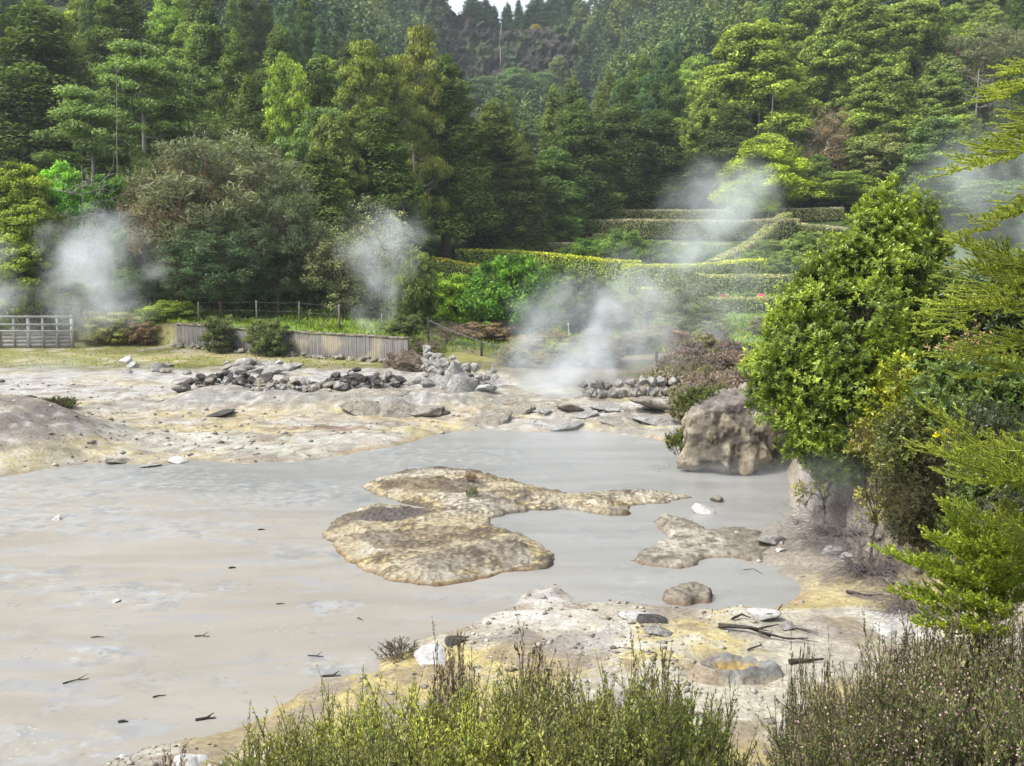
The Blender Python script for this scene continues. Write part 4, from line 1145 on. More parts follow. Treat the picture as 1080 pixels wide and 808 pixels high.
def lift(c):
    l = .2126 * c[0] + .7152 * c[1] + .0722 * c[2]
    k = 1.32 + 1.75 / (1 + (l / .085) ** 2)
    return (c[0] * k * 1.06, c[1] * k * 1.06, c[2] * k * .92)

def tree(kind, x, y, Hh, W, color, name, label, cat, group=None, idx=None):
    color = lift(color)
    cr, tk, h0, r0 = PROTO[kind][tr.randrange(len(PROTO[kind])) if idx is None else idx]
    z = H(x, y)
    root = empty(name, (x, y, z - .15), tr.uniform(0, TAU), label, cat, group)
    s = W / (2 * r0)
    root.scale = (s, s * tr.uniform(.92, 1.08), Hh / h0)
    link('trunk', tk, root); link('crown', cr, root, color=color)
    return root

G_CEDAR = (.030, .050, .012); G_CEDAR2 = (.040, .060, .014); G_BLUE = (.022, .046, .022); G_PUFF = (.135, .185, .035); G_LAY = (.068, .108, .034)
G_LIME = (.17, .30, .022); G_PINE = (.062, .072, .045); G_OLIVE = (.070, .092, .018); G_YEL = (.095, .135, .014); G_GREY = (.11, .125, .085)
# kind, px, top py, Y, width px, colour, name, label
LAND = [
 ('cedar', 42, 4, 86, 118, G_CEDAR, 'cedar_tree', 'broad dark cedar at the far left of the wood'),
 ('cedar', 128, -28, 104, 100, G_CEDAR, 'cedar_tree', 'tall dark cedar with a pale bare trunk behind the layered grey-green tree'),
 ('layered', 152, 42, 82, 118, G_LAY, 'layered_tree', 'grey-green tree with tiered flat boughs, tallest of the layered ones'),
 ('layered', 92, 90, 74, 105, G_LAY, 'layered_tree', 'layered grey-green tree with a thin pale trunk above the white steam at left'),
 ('layered', 192, 66, 88, 80, (.06, .095, .03), 'layered_tree', 'narrow layered tree right of the tallest tiered one'),
 ('light', 303, 60, 92, 54, (.165, .245, .04), 'broadleaf_tree', 'lime green broadleaf tree glowing among the dark cedars'),
 ('light', 217, 20, 106, 46, (.14, .21, .035), 'broadleaf_tree', 'small lime green tree high in the left wood'),
 ('light', 68, 172, 62, 62, (.10, .24, .03), 'broadleaf_tree', 'fresh green young tree behind the white steam at left'),
 ('puffy', 22, 168, 60, 110, G_YEL, 'yellow_green_tree', 'broad yellow-green tree at the left edge'),
 ('puffy', 30, 212, 57, 110, (.085, .125, .014), 'yellow_green_tree', 'lower yellow-green tree beside the fence panel'),
 ('dome', 40, 194, 61, 46, (.05, .055, .028), 'broadleaf_tree', 'round dull green tree between the yellow-green trees'),
 ('shrub', 110, 182, 66, 90, (.03, .07, .012), 'broadleaf_tree', 'dark leafy tree in the gap behind the left steam'),
 ('dome', 135, 236, 60, 70, (.035, .065, .016), 'broadleaf_tree', 'dark green tree with spreading boughs left of the grey pine'),
 ('pine', 238, 138, 62, 185, G_PINE, 'pine_tree', 'wide grey-brown pine with fine needles, biggest of the three'),
 ('pine', 186, 170, 60.5, 110, (.078, .066, .045), 'pine_tree', 'reddish leaning pine with a bare lower trunk'),
 ('pine', 292, 196, 59.5, 105, (.042, .058, .034), 'pine_tree', 'dark pine nearest to the fence above the plank wall'),
 ('pine', 232, 232, 58, 120, (.026, .045, .024), 'pine_tree', 'low dark pine in front of the big grey one'),
 ('puffy', 352, 116, 76, 84, (.058, .078, .02), 'broadleaf_tree', 'round-headed olive tree with pale tips right of the pines'),
 ('cedar', 338, 158, 70, 95, G_CEDAR2, 'cedar_tree', 'olive cedar behind the silvery tree and the middle steam'),
 ('cedar', 402, 118, 78, 84, G_CEDAR, 'cedar_tree', 'dense dark cedar left of the tallest middle cedar'),
 ('layered', 384, 40, 92, 64, G_OLIVE, 'olive_tree', 'olive green tree with a ragged yellow-tipped top'),
 ('layered', 442, 24, 98, 62, (.085, .10, .022), 'olive_tree', 'tall brownish olive tree with an open flat top'),
 ('layered', 414, 60, 94, 50, G_OLIVE, 'olive_tree', 'olive tree between the two tall flat-topped ones'),
 ('cedar', 470, 64, 103, 104, (.036, .058, .012), 'cedar_tree', 'tallest cedar in the middle, a dense cone'),
 ('cedar', 522, 108, 109, 78, (.046, .062, .014), 'cedar_tree', 'brownish cedar right of the tallest middle cedar'),
 ('cedar', 548, 146, 106, 62, (.036, .048, .014), 'cedar_tree', 'bluntly topped dark cedar above the curved hedge'),
 ('cedar', 538, 96, 150, 26, (.045, .075, .015), 'cedar_tree', 'slim pointed cedar in the gap below the cliff'),
 ('cedar', 584, 156, 112, 70, (.055, .095, .03), 'broadleaf_tree', 'fresh green tree lit along its right side above the hedges'),
 ('cedar', 612, 108, 116, 74, (.03, .05, .015), 'cedar_tree', 'dark cedar behind the fresh green tree'),
 ('cedar', 652, 112, 124, 72, (.03, .048, .015), 'cedar_tree', 'dark cedar standing above the top hedge, left of the steam'),
 ('cedar', 692, 118, 126, 66, (.026, .045, .014), 'cedar_tree', 'dark cedar with bare trunks by the slanting steam'),
 ('puffy', 792, 22, 140, 132, G_PUFF, 'broadleaf_tree', 'big bright tree of puffy boughs on the right slope'),
 ('puffy', 752, 82, 132, 72, (.10, .14, .03), 'broadleaf_tree', 'puffy green tree at the foot of the big bright one'),
 ('cedar', 770, 110, 128, 60, (.035, .05, .016), 'cedar_tree', 'dark narrow cedar behind the light green dome tree'),
 ('puffy', 900, -6, 170, 120, (.105, .15, .034), 'broadleaf_tree', 'tall pale green tree reaching the top of the right slope'),
 ('puffy', 852, -14, 178, 90, (.10, .145, .032), 'broadleaf_tree', 'puffy tree left of the tall pale one at the top of the right slope'),
 ('puffy', 962, -4, 165, 110, (.095, .135, .034), 'broadleaf_tree', 'puffy tree right of the tall pale one at the top of the right slope'),
 ('puffy', 932, 70, 146, 96, (.095, .135, .032), 'broadleaf_tree', 'rounded mid green tree in the middle of the right slope'),
 ('puffy', 996, 58, 150, 84, (.085, .125, .036), 'broadleaf_tree', 'rounded tree left of the dead grey trunk'),
 ('pine', 1042, 28, 140, 110, (.06, .066, .042), 'pine_tree', 'dull grey-brown tree at the right edge of the slope'),
 ('puffy', 985, 120, 132, 90, (.07, .11, .04), 'broadleaf_tree', 'bluish green tree behind the right-hand steam'),
 ('dome', 808, 144, 122, 104, (.20, .265, .03), 'broadleaf_tree', 'light green dome-shaped tree above the top hedge'),
 ('dome', 792, 184, 120, 64, (.165, .24, .02), 'broadleaf_tree', 'lower light green tree leaning on the dome-shaped one'),
 ('sparse', 872, 110, 130, 66, (.11, .085, .055), 'bare_tree', 'brownish half bare tree between the green ones on the right slope'),
 ('light', 934, 140, 126, 84, (.13, .15, .065), 'broadleaf_tree', 'pale sage green tree behind the top of the leafy near tree'),
 ('light', 888, 180, 122, 74, (.095, .14, .035), 'broadleaf_tree', 'low green tree at the right end of the top hedge'),
 ('dome', 862, 164, 126, 50, (.045, .07, .02), 'broadleaf_tree', 'small dark tree right of the light green dome'),
 ('light', 995, 180, 118, 90, (.11, .19, .04), 'broadleaf_tree', 'light green tree half veiled by the right-hand steam'),
 ('light', 1050, 190, 112, 90, (.07, .11, .045), 'broadleaf_tree', 'bluish tree veiled by steam behind the cedar sprays'),
 ('sparse', 398, 205, 60, 84, (.17, .19, .12), 'silvery_tree', 'silvery open tree wrapped in the middle steam'),
 ('sparse', 362, 226, 58, 80, (.075, .085, .045), 'silvery_tree', 'grey-green twiggy tree left of the middle steam'),
 ('shrub', 438, 262, 57, 46, (.05, .075, .02), 'camellia_bush', 'tall bush with pale blossoms beside the middle steam'),
 ('shrub', 540, 266, 57, 92, (.036, .085, .012), 'camellia_tree', 'round glossy dark green tree on the lawn'),
 ('shrub', 478, 286, 61, 66, (.10, .17, .016), 'garden_shrub', 'yellow-green shrub left of the round glossy tree'),
 ('shrub', 590, 276, 72, 66, (.05, .085, .02), 'garden_shrub', 'green shrub in the dip of the curved hedge'),
 ('shrub', 562, 288, 68, 36, (.09, .13, .03), 'garden_shrub', 'small light shrub under the curved hedge'),
 ('shrub', 618, 288, 66, 64, (.042, .056, .034), 'garden_shrub', 'dark greyish shrub on the lawn below the curved hedge'),
 ('shrub', 604, 306, 63, 30, (.035, .05, .03), 'garden_shrub', 'little dark shrub left of the greyish one'),
 ('sparse', 682, 296, 62, 58, (.115, .10, .075), 'bare_shrub', 'bare brownish shrub at the rounded end of the big hedge'),
 ('sparse', 722, 286, 59, 78, (.095, .105, .08), 'bare_tree', 'small grey bare tree inside the slanting steam'),
 ('sparse', 655, 308, 64, 50, (.09, .09, .06), 'bare_shrub', 'thin twiggy shrub left of the brownish one'),
 ('shrub', 655, 240, 100, 50, (.06, .10, .03), 'garden_shrub', 'shrub growing between the hedge terraces'),
 ('shrub', 690, 256, 99, 60, (.07, .12, .03), 'garden_shrub', 'low green shrub in front of the third hedge'),
 ('shrub', 618, 262, 103, 50, (.045, .085, .02), 'garden_shrub', 'dark shrub left of the third hedge'),
 ('dome', 556, 250, 108, 60, (.06, .11, .03), 'garden_shrub', 'rounded shrub behind the curved hedge'),
 ('dome', 596, 243, 110, 28, (.13, .16, .09), 'garden_shrub', 'pale silvery round bush at the left end of the hedges'),
 ('dome', 790, 318, 76, 34, (.09, .13, .045), 'topiary_bush', 'clipped round bush between the two pink azaleas'),
 ('dome', 812, 266, 100, 52, (.12, .17, .045), 'garden_shrub', 'pale green rounded shrub right of the slanting hedge'),
 ('dome', 790, 275, 97, 40, (.11, .16, .04), 'garden_shrub', 'pale green shrub on the terrace beside the slanting hedge'),
 ('dome', 762, 312, 75, 20, (.42, .075, .19), 'azalea_bush', 'pink azalea left of the clipped round bush'),
 ('dome', 803, 318, 74.5, 18, (.45, .08, .20), 'azalea_bush', 'pink azalea beside the leafy near tree'),
 ('shrub', 232, 330, 52.9, 42, (.04, .05, .022), 'wall_shrub', 'dark round shrub hanging over the plank wall'),
 ('shrub', 284, 333, 51.6, 52, (.05, .065, .025), 'wall_shrub', 'wide dull green shrub spilling over the plank wall'),
 ('shrub', 118, 326, 56, 70, (.17, .18, .055), 'straw_shrub', 'yellowish shrub between the fence panel and the plank wall'),
 ('shrub', 152, 336, 55.5, 40, (.10, .075, .05), 'straw_shrub', 'brown dry shrub at the left end of the plank wall'),
 ('shrub', 180, 316, 57, 60, (.11, .16, .03), 'grassy_shrub', 'fresh green shrub under the leaning pine'),
 ('shrub', 424, 346, 50.6, 40, (.06, .08, .03), 'wall_shrub', 'green shrub at the right end of the plank wall'),
 ('sparse', 446, 356, 49.5, 46, (.13, .115, .09), 'dry_bush', 'dry tangled bush on top of the bare earth bank'),
 ('sparse', 470, 336, 52, 44, (.10, .075, .06), 'dry_bush', 'brown bush behind the mesh fence'),
 ('shrub', 560, 366, 51, 60, (.065, .085, .045), 'grey_bush', 'low grey-green bush behind the white post'),
 ('shrub', 516, 338, 56, 70, (.11, .085, .06), 'dry_bush', 'low brown bush on the lawn edge under the glossy tree'),
 ('shrub', 700, 345, 54, 50, (.10, .07, .055), 'dry_bush', 'brown low bush on the bare strip of the lawn'),
 ('sparse', 745, 322, 58, 60, (.09, .10, .075), 'bare_tree', 'small bare tree in the veil of steam right of the first'),
 ('shrub', 812, 335, 55, 50, (.12, .12, .085), 'dry_bush', 'pale dry bush beside the crown of the leafy near tree'),
]
# ridge trees against the sky
for px, ty, w, lab in [(404, -16, 34, 'pointed cedar on the ridge, left of the sky gap'), (428, -20, 32, 'dark cedar on the ridge over the tall olive tree'), (452, -12, 34, 'wide dark cedar left of the first sky gap'), (468, 2, 20, 'small cedar at the left edge of the first sky gap'),
                       (499, -6, 28, 'broad dark cedar between the sky gaps'), (512, 0, 24, 'second dark cedar between the sky gaps'), (521, 6, 10, 'thin cedar at the edge of the main sky gap'),
                       (535, 3, 14, 'slim pointed cedar right of the main sky gap'), (547, 0, 15, 'slim tall cedar beside the slim pointed one'), (558, 10, 16, 'low cedar on the ridge above the cliff'), (566, -6, 26, 'dark cedar above the yellow bush on the ridge'),
                       (584, -8, 28, 'dark cedar at the right end of the ridge row'), (604, -14, 30, 'tall cedar where the ridge meets the right slope')]:
    LAND.append(('cedar', px, ty, 393 + (px % 7), w, (.022, .044, .022), 'cedar_tree', lab))
LAND.append(('dome', 565, 26, 384, 16, (.19, .18, .03), 'yellow_bush', 'yellow bush on the lip of the cliff'))
LAND.append(('dome', 582, 30, 386, 26, (.07, .10, .04), 'ridge_bush', 'green bush right of the yellow one on the cliff lip'))
LAND.append(('dome', 482, 22, 384, 26, (.06, .085, .04), 'ridge_bush', 'green bush on the left lip of the cliff'))
LAND.append(('dome', 545, 74, 352, 60, (.06, .10, .045), 'slope_bush', 'pale green thicket directly below the dark cliff'))
LAND.append(('dome', 574, 78, 350, 46, (.055, .09, .04), 'slope_bush', 'green thicket below the right half of the cliff'))
LAND.append(('dome', 512, 82, 350, 52, (.05, .085, .04), 'slope_bush', 'green thicket below the left half of the cliff'))
LAND.append(('dome', 590, 60, 362, 26, (.075, .10, .04), 'slope_bush', 'bright bush at the right end of the cliff'))

placed = []
for row in sorted(LAND, key=lambda r: r[3]):
    kind, px, ty, Y, wpx, colr, name, lab = row
    u = (px - 540) / FPX
    P = at_y(px, ty, Y)
    x = u * (Y * CP + (10 - CAMZ) * SP) if Y < 130 else P[0]
    z = H(x, Y); x = u * (Y * CP + (.5 * (z + P[2]) - CAMZ) * SP); z = H(x, Y)
    Hh = max(1.2, P[2] - z) * 1.02; W = wpx / FPX * Y * 1.08
    if name == 'garden_shrub': Hh = max(Hh, .55 * W)
    if Y > 340: Hh = min(max(Hh, 4), 22); W *= 1.25
    if kind == 'puffy' and Y > 110:
        Y0 = Y
        while Y > Y0 - 40 and Hh < 1.15 * W:
            Y -= 2; P = at_y(px, ty, Y); x = u * (Y * CP + (.5 * (z + P[2]) - CAMZ) * SP); z = H(x, Y); Hh = (P[2] - z) * 1.02; W = wpx / FPX * Y * 1.08
    cat = {'azalea_bush': 'azalea', 'topiary_bush': 'bush'}.get(name, 'tree' if 'tree' in name else 'bush')
    tree(kind, x, Y, Hh, W, colr, name, lab, cat)
    placed.append((x, Y, W)); silhouette(x, Y, z, z + Hh, W * .9)

# pale dead trunks
def snag(px, ty, by, Y, r, label, branchy=False):
    b = at_y(px, by, Y); t = at_y(px, ty, Y); z0 = min(b[2], H(b[0], Y)) if not branchy else H(b[0], Y)
    rng = np.random.default_rng(int(px)); acc = Acc()
    tt = np.linspace(0, 1, 14)[:, None]; P = tt * np.array([.2, 0, t[2] - z0]) + .05 * np.sin(tt * 9) * np.array([1, .5, 0]); acc.add(*tube(P, r * (1 - .75 * tt[:, 0]), 7))
    for i in range(26 if branchy else 7):
        q = P[int(rng.uniform(.45, .98) * 13)]; a = rng.uniform(0, TAU); L = rng.uniform(.8, 2.6) if branchy else rng.uniform(.4, 1.2)
        tip = q + np.array([math.cos(a) * L, math.sin(a) * L, L * rng.uniform(-.1, .5)])
        pp = limb(acc, q, tip, r * .22, .015, rng, .05, 4, 6)
        for s in range(3 if branchy else 1):
            qq = pp[rng.integers(2, 6)]; limb(acc, qq, qq + rng.normal(size=3) * L * .3, .02, .008, rng, 0, 3, 4)
    o = link('dead_tree', acc.mesh('dead_tree', M['bark_pale'], True), loc=(b[0], Y, z0)); tag(o, label, 'dead tree')
snag(789, 106, 150, 130, .16, 'pale bare trunk, left of three above the light green dome tree')
snag(798, 114, 150, 129.5, .14, 'shortest pale bare trunk of three above the light green dome tree')
snag(812, 92, 150, 129, .17, 'tallest pale bare trunk above the light green dome tree')
snag(1026, 74, 170, 128, .20, 'dead grey tree with twiggy side branches on the right slope', True)
snag(122, 56, 150, 72, .06, 'tall thin pale dead trunk among the layered trees', False)
snag(84, 178, 225, 58.5, .06, 'small grey dead tree with forked twigs at left', True)

# fill of the woods
def fill():
    cand = []
    r = random.Random(9)
    Y = 63.0
    while Y < 262:
        step = 4.6 + Y * .012
        u = -.56
        while u < .56:
            uu = u + r.uniform(-.4, .4) * step / Y; yy = Y + r.uniform(-.45, .45) * step
            u += step / Y * r.uniform(.8, 1.15)
            if uu > -.145 and yy < 126: continue
            if abs(uu) < .09 and yy > 150 and H(uu * yy, yy) + 15 > CAMZ + .165 * yy: continue
            if uu > -.16 and yy < 80: continue
            if uu < -.1 and yy < 62: continue
            cand.append((yy, uu * yy))
        Y += step * .95
    cand.sort()
    n = 0
    for y, x in cand:
        if any((x - a) ** 2 + (y - b) ** 2 < (.28 * w + 1.2) ** 2 for a, b, w in placed): continue
        u = x / y; z = H(x, y)
        q = r.random()
        if u < -.05 and y < 135:
            k = 'cedar' if q < .45 else ('layered' if q < .68 else ('puffy' if q < .86 else 'light')); zone = 'on the lower left slope'
        elif u < .0:
            k = 'cedar' if q < .88 else ('layered' if q < .95 else 'light'); zone = 'high on the left slope'
        elif u > .16 and y < 240:
            k = 'puffy' if q < .78 else ('cedar' if q < .9 else 'light'); zone = 'on the bright right slope'
        else:
            k = 'cedar' if q < .93 else 'puffy'; zone = 'in the dark valley between cliff and hedges'
        Hh = r.uniform(11.5, 17.5) * (1.0 if k == 'cedar' else .8); W = Hh * {'cedar': .36, 'puffy': .68, 'layered': .5, 'light': .5}[k] * r.uniform(.85, 1.15)
        px, pyt = project(x, y, z + Hh); _, pyb = project(x, y, z)
        if not (-40 < px < 1120) or pyb < 4: continue
        vis = silhouette(x, y, z, z + Hh, W * .85)
        if vis < 7: continue
        base = {'cedar': tr.choice([G_CEDAR, G_CEDAR, G_CEDAR2, G_BLUE] if y < 150 else [G_BLUE, G_BLUE, G_CEDAR]), 'puffy': tr.choice([G_PUFF, (.12, .165, .035), (.10, .145, .036)]), 'layered': tr.choice([G_LAY, G_OLIVE, (.055, .085, .03)]), 'light': tr.choice([(.10, .16, .03), (.07, .11, .03)])}[k]
        nm = {'cedar': ('cedar_tree', 'dark green cedar'), 'puffy': ('broadleaf_tree', 'puffy green tree'), 'layered': ('layered_tree', 'tree with flat tiers of boughs'), 'light': ('broadleaf_tree', 'light leafy tree')}[k]
        tree(k, x, y, Hh, W, col_jit(base), nm[0], f'{nm[1]} packed in the wood {zone}', 'tree', f'{nm[1]}s {zone}')
        n += 1
    return n
N_FILL = fill()

# far wood (stuff): instanced on one point mesh
def far_wood():
    protoc = bpy.data.collections.new('far_tree_kinds')
    for i in range(6):
        rng = np.random.default_rng(700 + i); C = []; Q = []
        con = i < 4; Hh = 15.; Rm = 2.9 if con else 4.2
        for t in np.linspace(.05, .98, 13):
            Rt = Rm * ((1 - t) ** .6 if con else math.sin(math.pi * (.12 + .83 * t)) ** .7) * rng.uniform(.8, 1.15)
            for k in range(max(1, int(TAU * Rt / 2.0))):
                a = rng.uniform(0, TAU); rr = Rt * rng.uniform(.6, 1.05); s = rng.uniform(.75, 1.2) * (1 if con else 1.2)
                C.append((math.cos(a) * rr, math.sin(a) * rr, t * Hh - .2 * rr)); Q.append((s, s, s * .75))
        V, F, var = cloud(rng, np.array(C), np.array(Q), 40, .62, up=.6, rnd=.4, asp=.6, shell=.55)
        fc = [(.056, .105, .045), (.065, .115, .042), (.05, .098, .044), (.075, .122, .042), (.125, .185, .05), (.14, .20, .052)][i]
        me = mesh_from('far_tree', V, F, foliage_mat('far_crown_foliage', fc, .8, .03, trans=.2), {'var': var})
        o = bpy.data.objects.new('far_tree', me); protoc.objects.link(o)
    r = random.Random(31); pts = []
    Y = 200.0
    while Y < 470:
        x = -.62 * Y
        while x < .62 * Y:
            xx = x + r.uniform(-2, 2); yy = Y + r.uniform(-2.2, 2.2); x += r.uniform(4.2, 6.2)
            u = xx / yy
            if yy < 262 and not (abs(u) < .56 and False):
                if any((xx - a) ** 2 + (yy - b) ** 2 < 20 for a, b, w in FILLPOS): continue
            if 350 < yy < 386 and abs(xx + 1) < 20 + r.uniform(-2, 3): continue
            if yy < 350 and abs(u) < .085 and H(xx, yy) + 14 > CAMZ + .160 * yy: continue
            if yy >= 386 and abs(xx + 2) < 44: continue
            pts.append((xx, yy))
        Y += 4.4
    A = np.array(pts); Z = H(A[:, 0], A[:, 1])
    px, py = project(A[:, 0], A[:, 1], Z); k = (px > -70) & (px < 1150) & (py > -30)
    A, Z = A[k], Z[k]
    n = len(A); rng = np.random.default_rng(3)
    me = bpy.data.meshes.new('forest'); me.vertices.add(n); me.vertices.foreach_set('co', np.stack([A[:, 0], A[:, 1], Z - .2], 1).astype(np.float32).ravel()); me.update()
    o = link('forest', me); tag(o, 'far dark wood covering the upper hillsides and valley head', kind='stuff')
    sc = rng.uniform(.7, 1.3, n).astype(np.float32); rz = rng.uniform(0, TAU, n).astype(np.float32)
    un = fbm2(A[:, 0], A[:, 1], .02, 2, 5)
    pick = np.where((rng.random(n) < np.where(A[:, 0] > 25, .32, .08) + un * .2), rng.integers(4, 6, n), rng.integers(0, 4, n)).astype(np.int32)
    for nm, ty, d in (('sc', 'FLOAT', sc), ('rz', 'FLOAT', rz)):
        at = me.attributes.new(nm, ty, 'POINT'); at.data.foreach_set('value', d)
    at = me.attributes.new('pick', 'INT', 'POINT'); at.data.foreach_set('value', pick)
    g = bpy.data.node_groups.new('wood_scatter', 'GeometryNodeTree')
    g.interface.new_socket('Geometry', in_out='INPUT', socket_type='NodeSocketGeometry'); g.interface.new_socket('Geometry', in_out='OUTPUT', socket_type='NodeSocketGeometry')
    N = g.nodes.new; L = g.links.new
    gi = N('NodeGroupInput'); go = N('NodeGroupOutput'); ip = N('GeometryNodeInstanceOnPoints'); ci = N('GeometryNodeCollectionInfo')
    ci.inputs['Collection'].default_value = protoc; ci.inputs['Separate Children'].default_value = True; ci.inputs['Reset Children'].default_value = True
    def na(name, t):
        a = N('GeometryNodeInputNamedAttribute'); a.data_type = t; a.inputs['Name'].default_value = name; return a.outputs['Attribute']
    cx = N('ShaderNodeCombineXYZ'); L(na('rz', 'FLOAT'), cx.inputs['Z'])
    L(gi.outputs[0], ip.inputs['Points']); L(ci.outputs[0], ip.inputs['Instance']); ip.inputs['Pick Instance'].default_value = True
    L(na('pick', 'INT'), ip.inputs['Instance Index']); L(cx.outputs[0], ip.inputs['Rotation']); L(na('sc', 'FLOAT'), ip.inputs['Scale']); L(ip.outputs[0], go.inputs[0])
    md = o.modifiers.new('wood', 'NODES'); md.node_group = g
    return n
FILLPOS = [(o.location.x, o.location.y, 1) for o in COL.objects if o.parent is None and o.type == 'EMPTY' and 'tree' in o.name and o.location.y > 190]
N_FAR = far_wood()
print('TREES landmark', len(LAND), 'fill', N_FILL, 'far', N_FAR)

# undergrowth on the wood floor (stuff)
def undergrowth():
    rng = np.random.default_rng(55)
    n = 5200
    Y = 56 + 150 * rng.random(n) ** 1.4; U = rng.uniform(-.56, .56, n)
    k = ((U < -.12) & (Y > 58)) | (Y > 124); Y, U = Y[k], U[k]; X = U * Y; Z = H(X, Y)
    s = rng.uniform(.35, .9, len(X)) * (1 + Y / 220)
    V, F, var = cloud(rng, np.stack([X, Y, Z + s * .3], 1), np.stack([s, s, s * .7], 1), 34, .32, up=.8, asp=.5)
    o = link('undergrowth', mesh_from('undergrowth', V, F, M['crown'], {'var': var}), color=(.05, .085, .02)); tag(o, 'ferns and low leaves on the wood floor', kind='stuff')
undergrowth()
# ================================================================== HEDGES
def hedge(px_top, Ys, h, w, color, label, dens=120, ls=.16, topcol=None):
    """clipped hedge along points given by pixel column and distance"""
    pts = []
    for px, Y in zip(px_top, Ys):
        x = (px - 540) / FPX * (Y * CP); pts.append((x, Y))
    pts = np.array(pts)
    seg = np.linalg.norm(np.diff(pts, axis=0), axis=1); cum = np.concatenate([[0], np.cumsum(seg)]); Lt = cum[-1]
    rng = np.random.default_rng(int(abs(pts[0, 0] * 31 + pts[0, 1] * 7)))
    m = max(6, int(Lt / .8)); s = np.linspace(0, Lt, m)
    cx = np.interp(s, cum, pts[:, 0]); cy = np.interp(s, cum, pts[:, 1])
    k = np.ones(5) / 5
    if m > 8:
        cx[2:-2] = np.convolve(cx, k, 'same')[2:-2]; cy[2:-2] = np.convolve(cy, k, 'same')[2:-2]
    gz = H(cx, cy)
    gz = np.convolve(np.pad(gz, 3, 'edge'), np.ones(7) / 7, 'valid')
    root = empty('hedge', (cx[0], cy[0], gz[0]), label=label, cat='hedge')
    o0 = np.array(root.location)
    T = nrm(np.stack([np.gradient(cx), np.gradient(cy)], 1)); Nn = np.stack([T[:, 1], -T[:, 0]], 1)
    # woody core
    hh = h * (1 + .03 * fbm2(s, s * 0, .5, 3, 3))
    prof = [(-.42, -.3), (-.44, .55), (-.36, .9), (.36, .9), (.44, .55), (.42, -.3)]
    V = np.array([(cx[i] + Nn[i, 0] * a * w, cy[i] + Nn[i, 1] * a * w, gz[i] + hh[i] * b) for i in range(m) for a, b in prof]) - o0
    q = len(prof)
    F = [(i * q + j, i * q + (j + 1) % q, (i + 1) * q + (j + 1) % q, (i + 1) * q + j) for i in range(m - 1) for j in range(q)]
    link('hedge_core', mesh_from('hedge_core', V, [np.array(F), np.array([list(range(q)), list(range((m - 1) * q, m * q))])], M['hedgecore']), root)
    # leaves all over the clipped faces
    n = int((Lt + w * 2) * (2 * h + w) * dens)
    n = min(n, 60000)
    t = rng.uniform(-w * .5, Lt + w * .5, n); f = rng.random(n) * (2 * h + w)
    side = np.where(f < h, -1, np.where(f < h + w, 0, 1)); up = np.where(f < h, f, np.where(f < h + w, h, 2 * h + w - f)); across = np.where(side == 0, (f - h) / w - .5, side * .5)
    end = np.clip((np.abs(t - Lt / 2) - Lt / 2) / (w * .5), 0, 1)
    across = across * np.sqrt(1 - end ** 2 * .95)
    x = np.interp(t, s, cx); y = np.interp(t, s, cy); z = np.interp(t, s, gz); nx = np.interp(t, s, Nn[:, 0]); ny = np.interp(t, s, Nn[:, 1]); tx = np.interp(t, s, T[:, 0]); ty_ = np.interp(t, s, T[:, 1])
    ext = np.where(t < 0, t, np.where(t > Lt, t - Lt, 0))
    hz = np.interp(t, s, hh); lump = .06 * fbm2(x * 1.0, y + z, 1.2, 3, 5)
    rd = np.where(up > .85 * h, .93, 1)
    P = np.stack([x + nx * across * w * rd + tx * ext, y + ny * across * w * rd + ty_ * ext, z + up / h * hz + lump], 1)
    d = np.stack([nx * np.sign(across) * (side != 0) + tx * np.sign(ext) * end, ny * np.sign(across) * (side != 0) + ty_ * np.sign(ext) * end, (side == 0) * 1.0 + .3], 1)
    N = nrm(d + rng.normal(size=d.shape) * .45); Tt = nrm(np.cross(N, rdir(rng, n)) + d * .4)
    Ls = ls * rng.uniform(.6, 1.4, n); keep = rng.random(n) < np.where(side == 0, 1, .9)
    P = P + rng.normal(size=P.shape) * .03
    V, F, k = leaves(P[keep] - o0, Tt[keep], N[keep], Ls[keep], Ls[keep] * .55)
    fresh = np.clip((up / h - .8) * 5, 0, 1)
    tcol = np.array(topcol or color)
    cc = np.array(color)[None] * (1 - fresh[:, None]) + tcol[None] * fresh[:, None]
    cc = cc[keep]
    link('hedge_foliage', mesh_from('hedge_foliage', V, F, M['hedgeleaf'], {'var': np.repeat(rng.random(int(keep.sum())), k), 'col': np.repeat(cc, k, 0)}), root)

nt = NT('hedge_leaf')
cc = hsv_var(nt, nt.attr('col', 'Color'), nt.attr('var'), .8, .03)
pos = nt.n('ShaderNodeNewGeometry').outputs['Position']
cc = nt.mix(1.0, cc, nt.mix(nt.ramp(nt.noise(pos, .7, 4), .3, .7), (.7, .7, .7), (1.25, 1.2, 1.15)), 'MULTIPLY')
pp = nt.principled(cc, .6, .2); tl = nt.n('ShaderNodeBsdfTranslucent'); nt.set(tl.inputs[0], cc); mx = nt.n('ShaderNodeMixShader'); mx.inputs[0].default_value = .25
nt.t.links.new(pp, mx.inputs[1]); nt.t.links.new(tl.outputs[0], mx.inputs[2]); M['hedgeleaf'] = nt.done(mx.outputs[0])
M['hedgecore'] = rough_mat('hedge_twigs', (.045, .045, .025), (.08, .075, .045), 3, bump=.5)
GB = (.24, .29, .10); TB = (.44, .44, .26); GG = (.26, .40, .06); TY = (.52, .62, .07); TP = (.42, .46, .18)
hedge([612, 700, 780, 882], [119.5, 119, 119, 119], 1.35, 1.1, GB, 'thin brownish hedge along the highest terrace', topcol=TB)
hedge([598, 640, 700, 770, 836], [113, 112.5, 112.5, 112.5, 113], 1.95, 1.2, (.20, .245, .10), 'tall brownish hedge on the second terrace from the top', topcol=TB)
hedge([838, 860, 886], [113.5, 112, 110.5], 1.5, 1.2, (.16, .23, .065), 'short dark hedge right of the slanting one', topcol=TB)
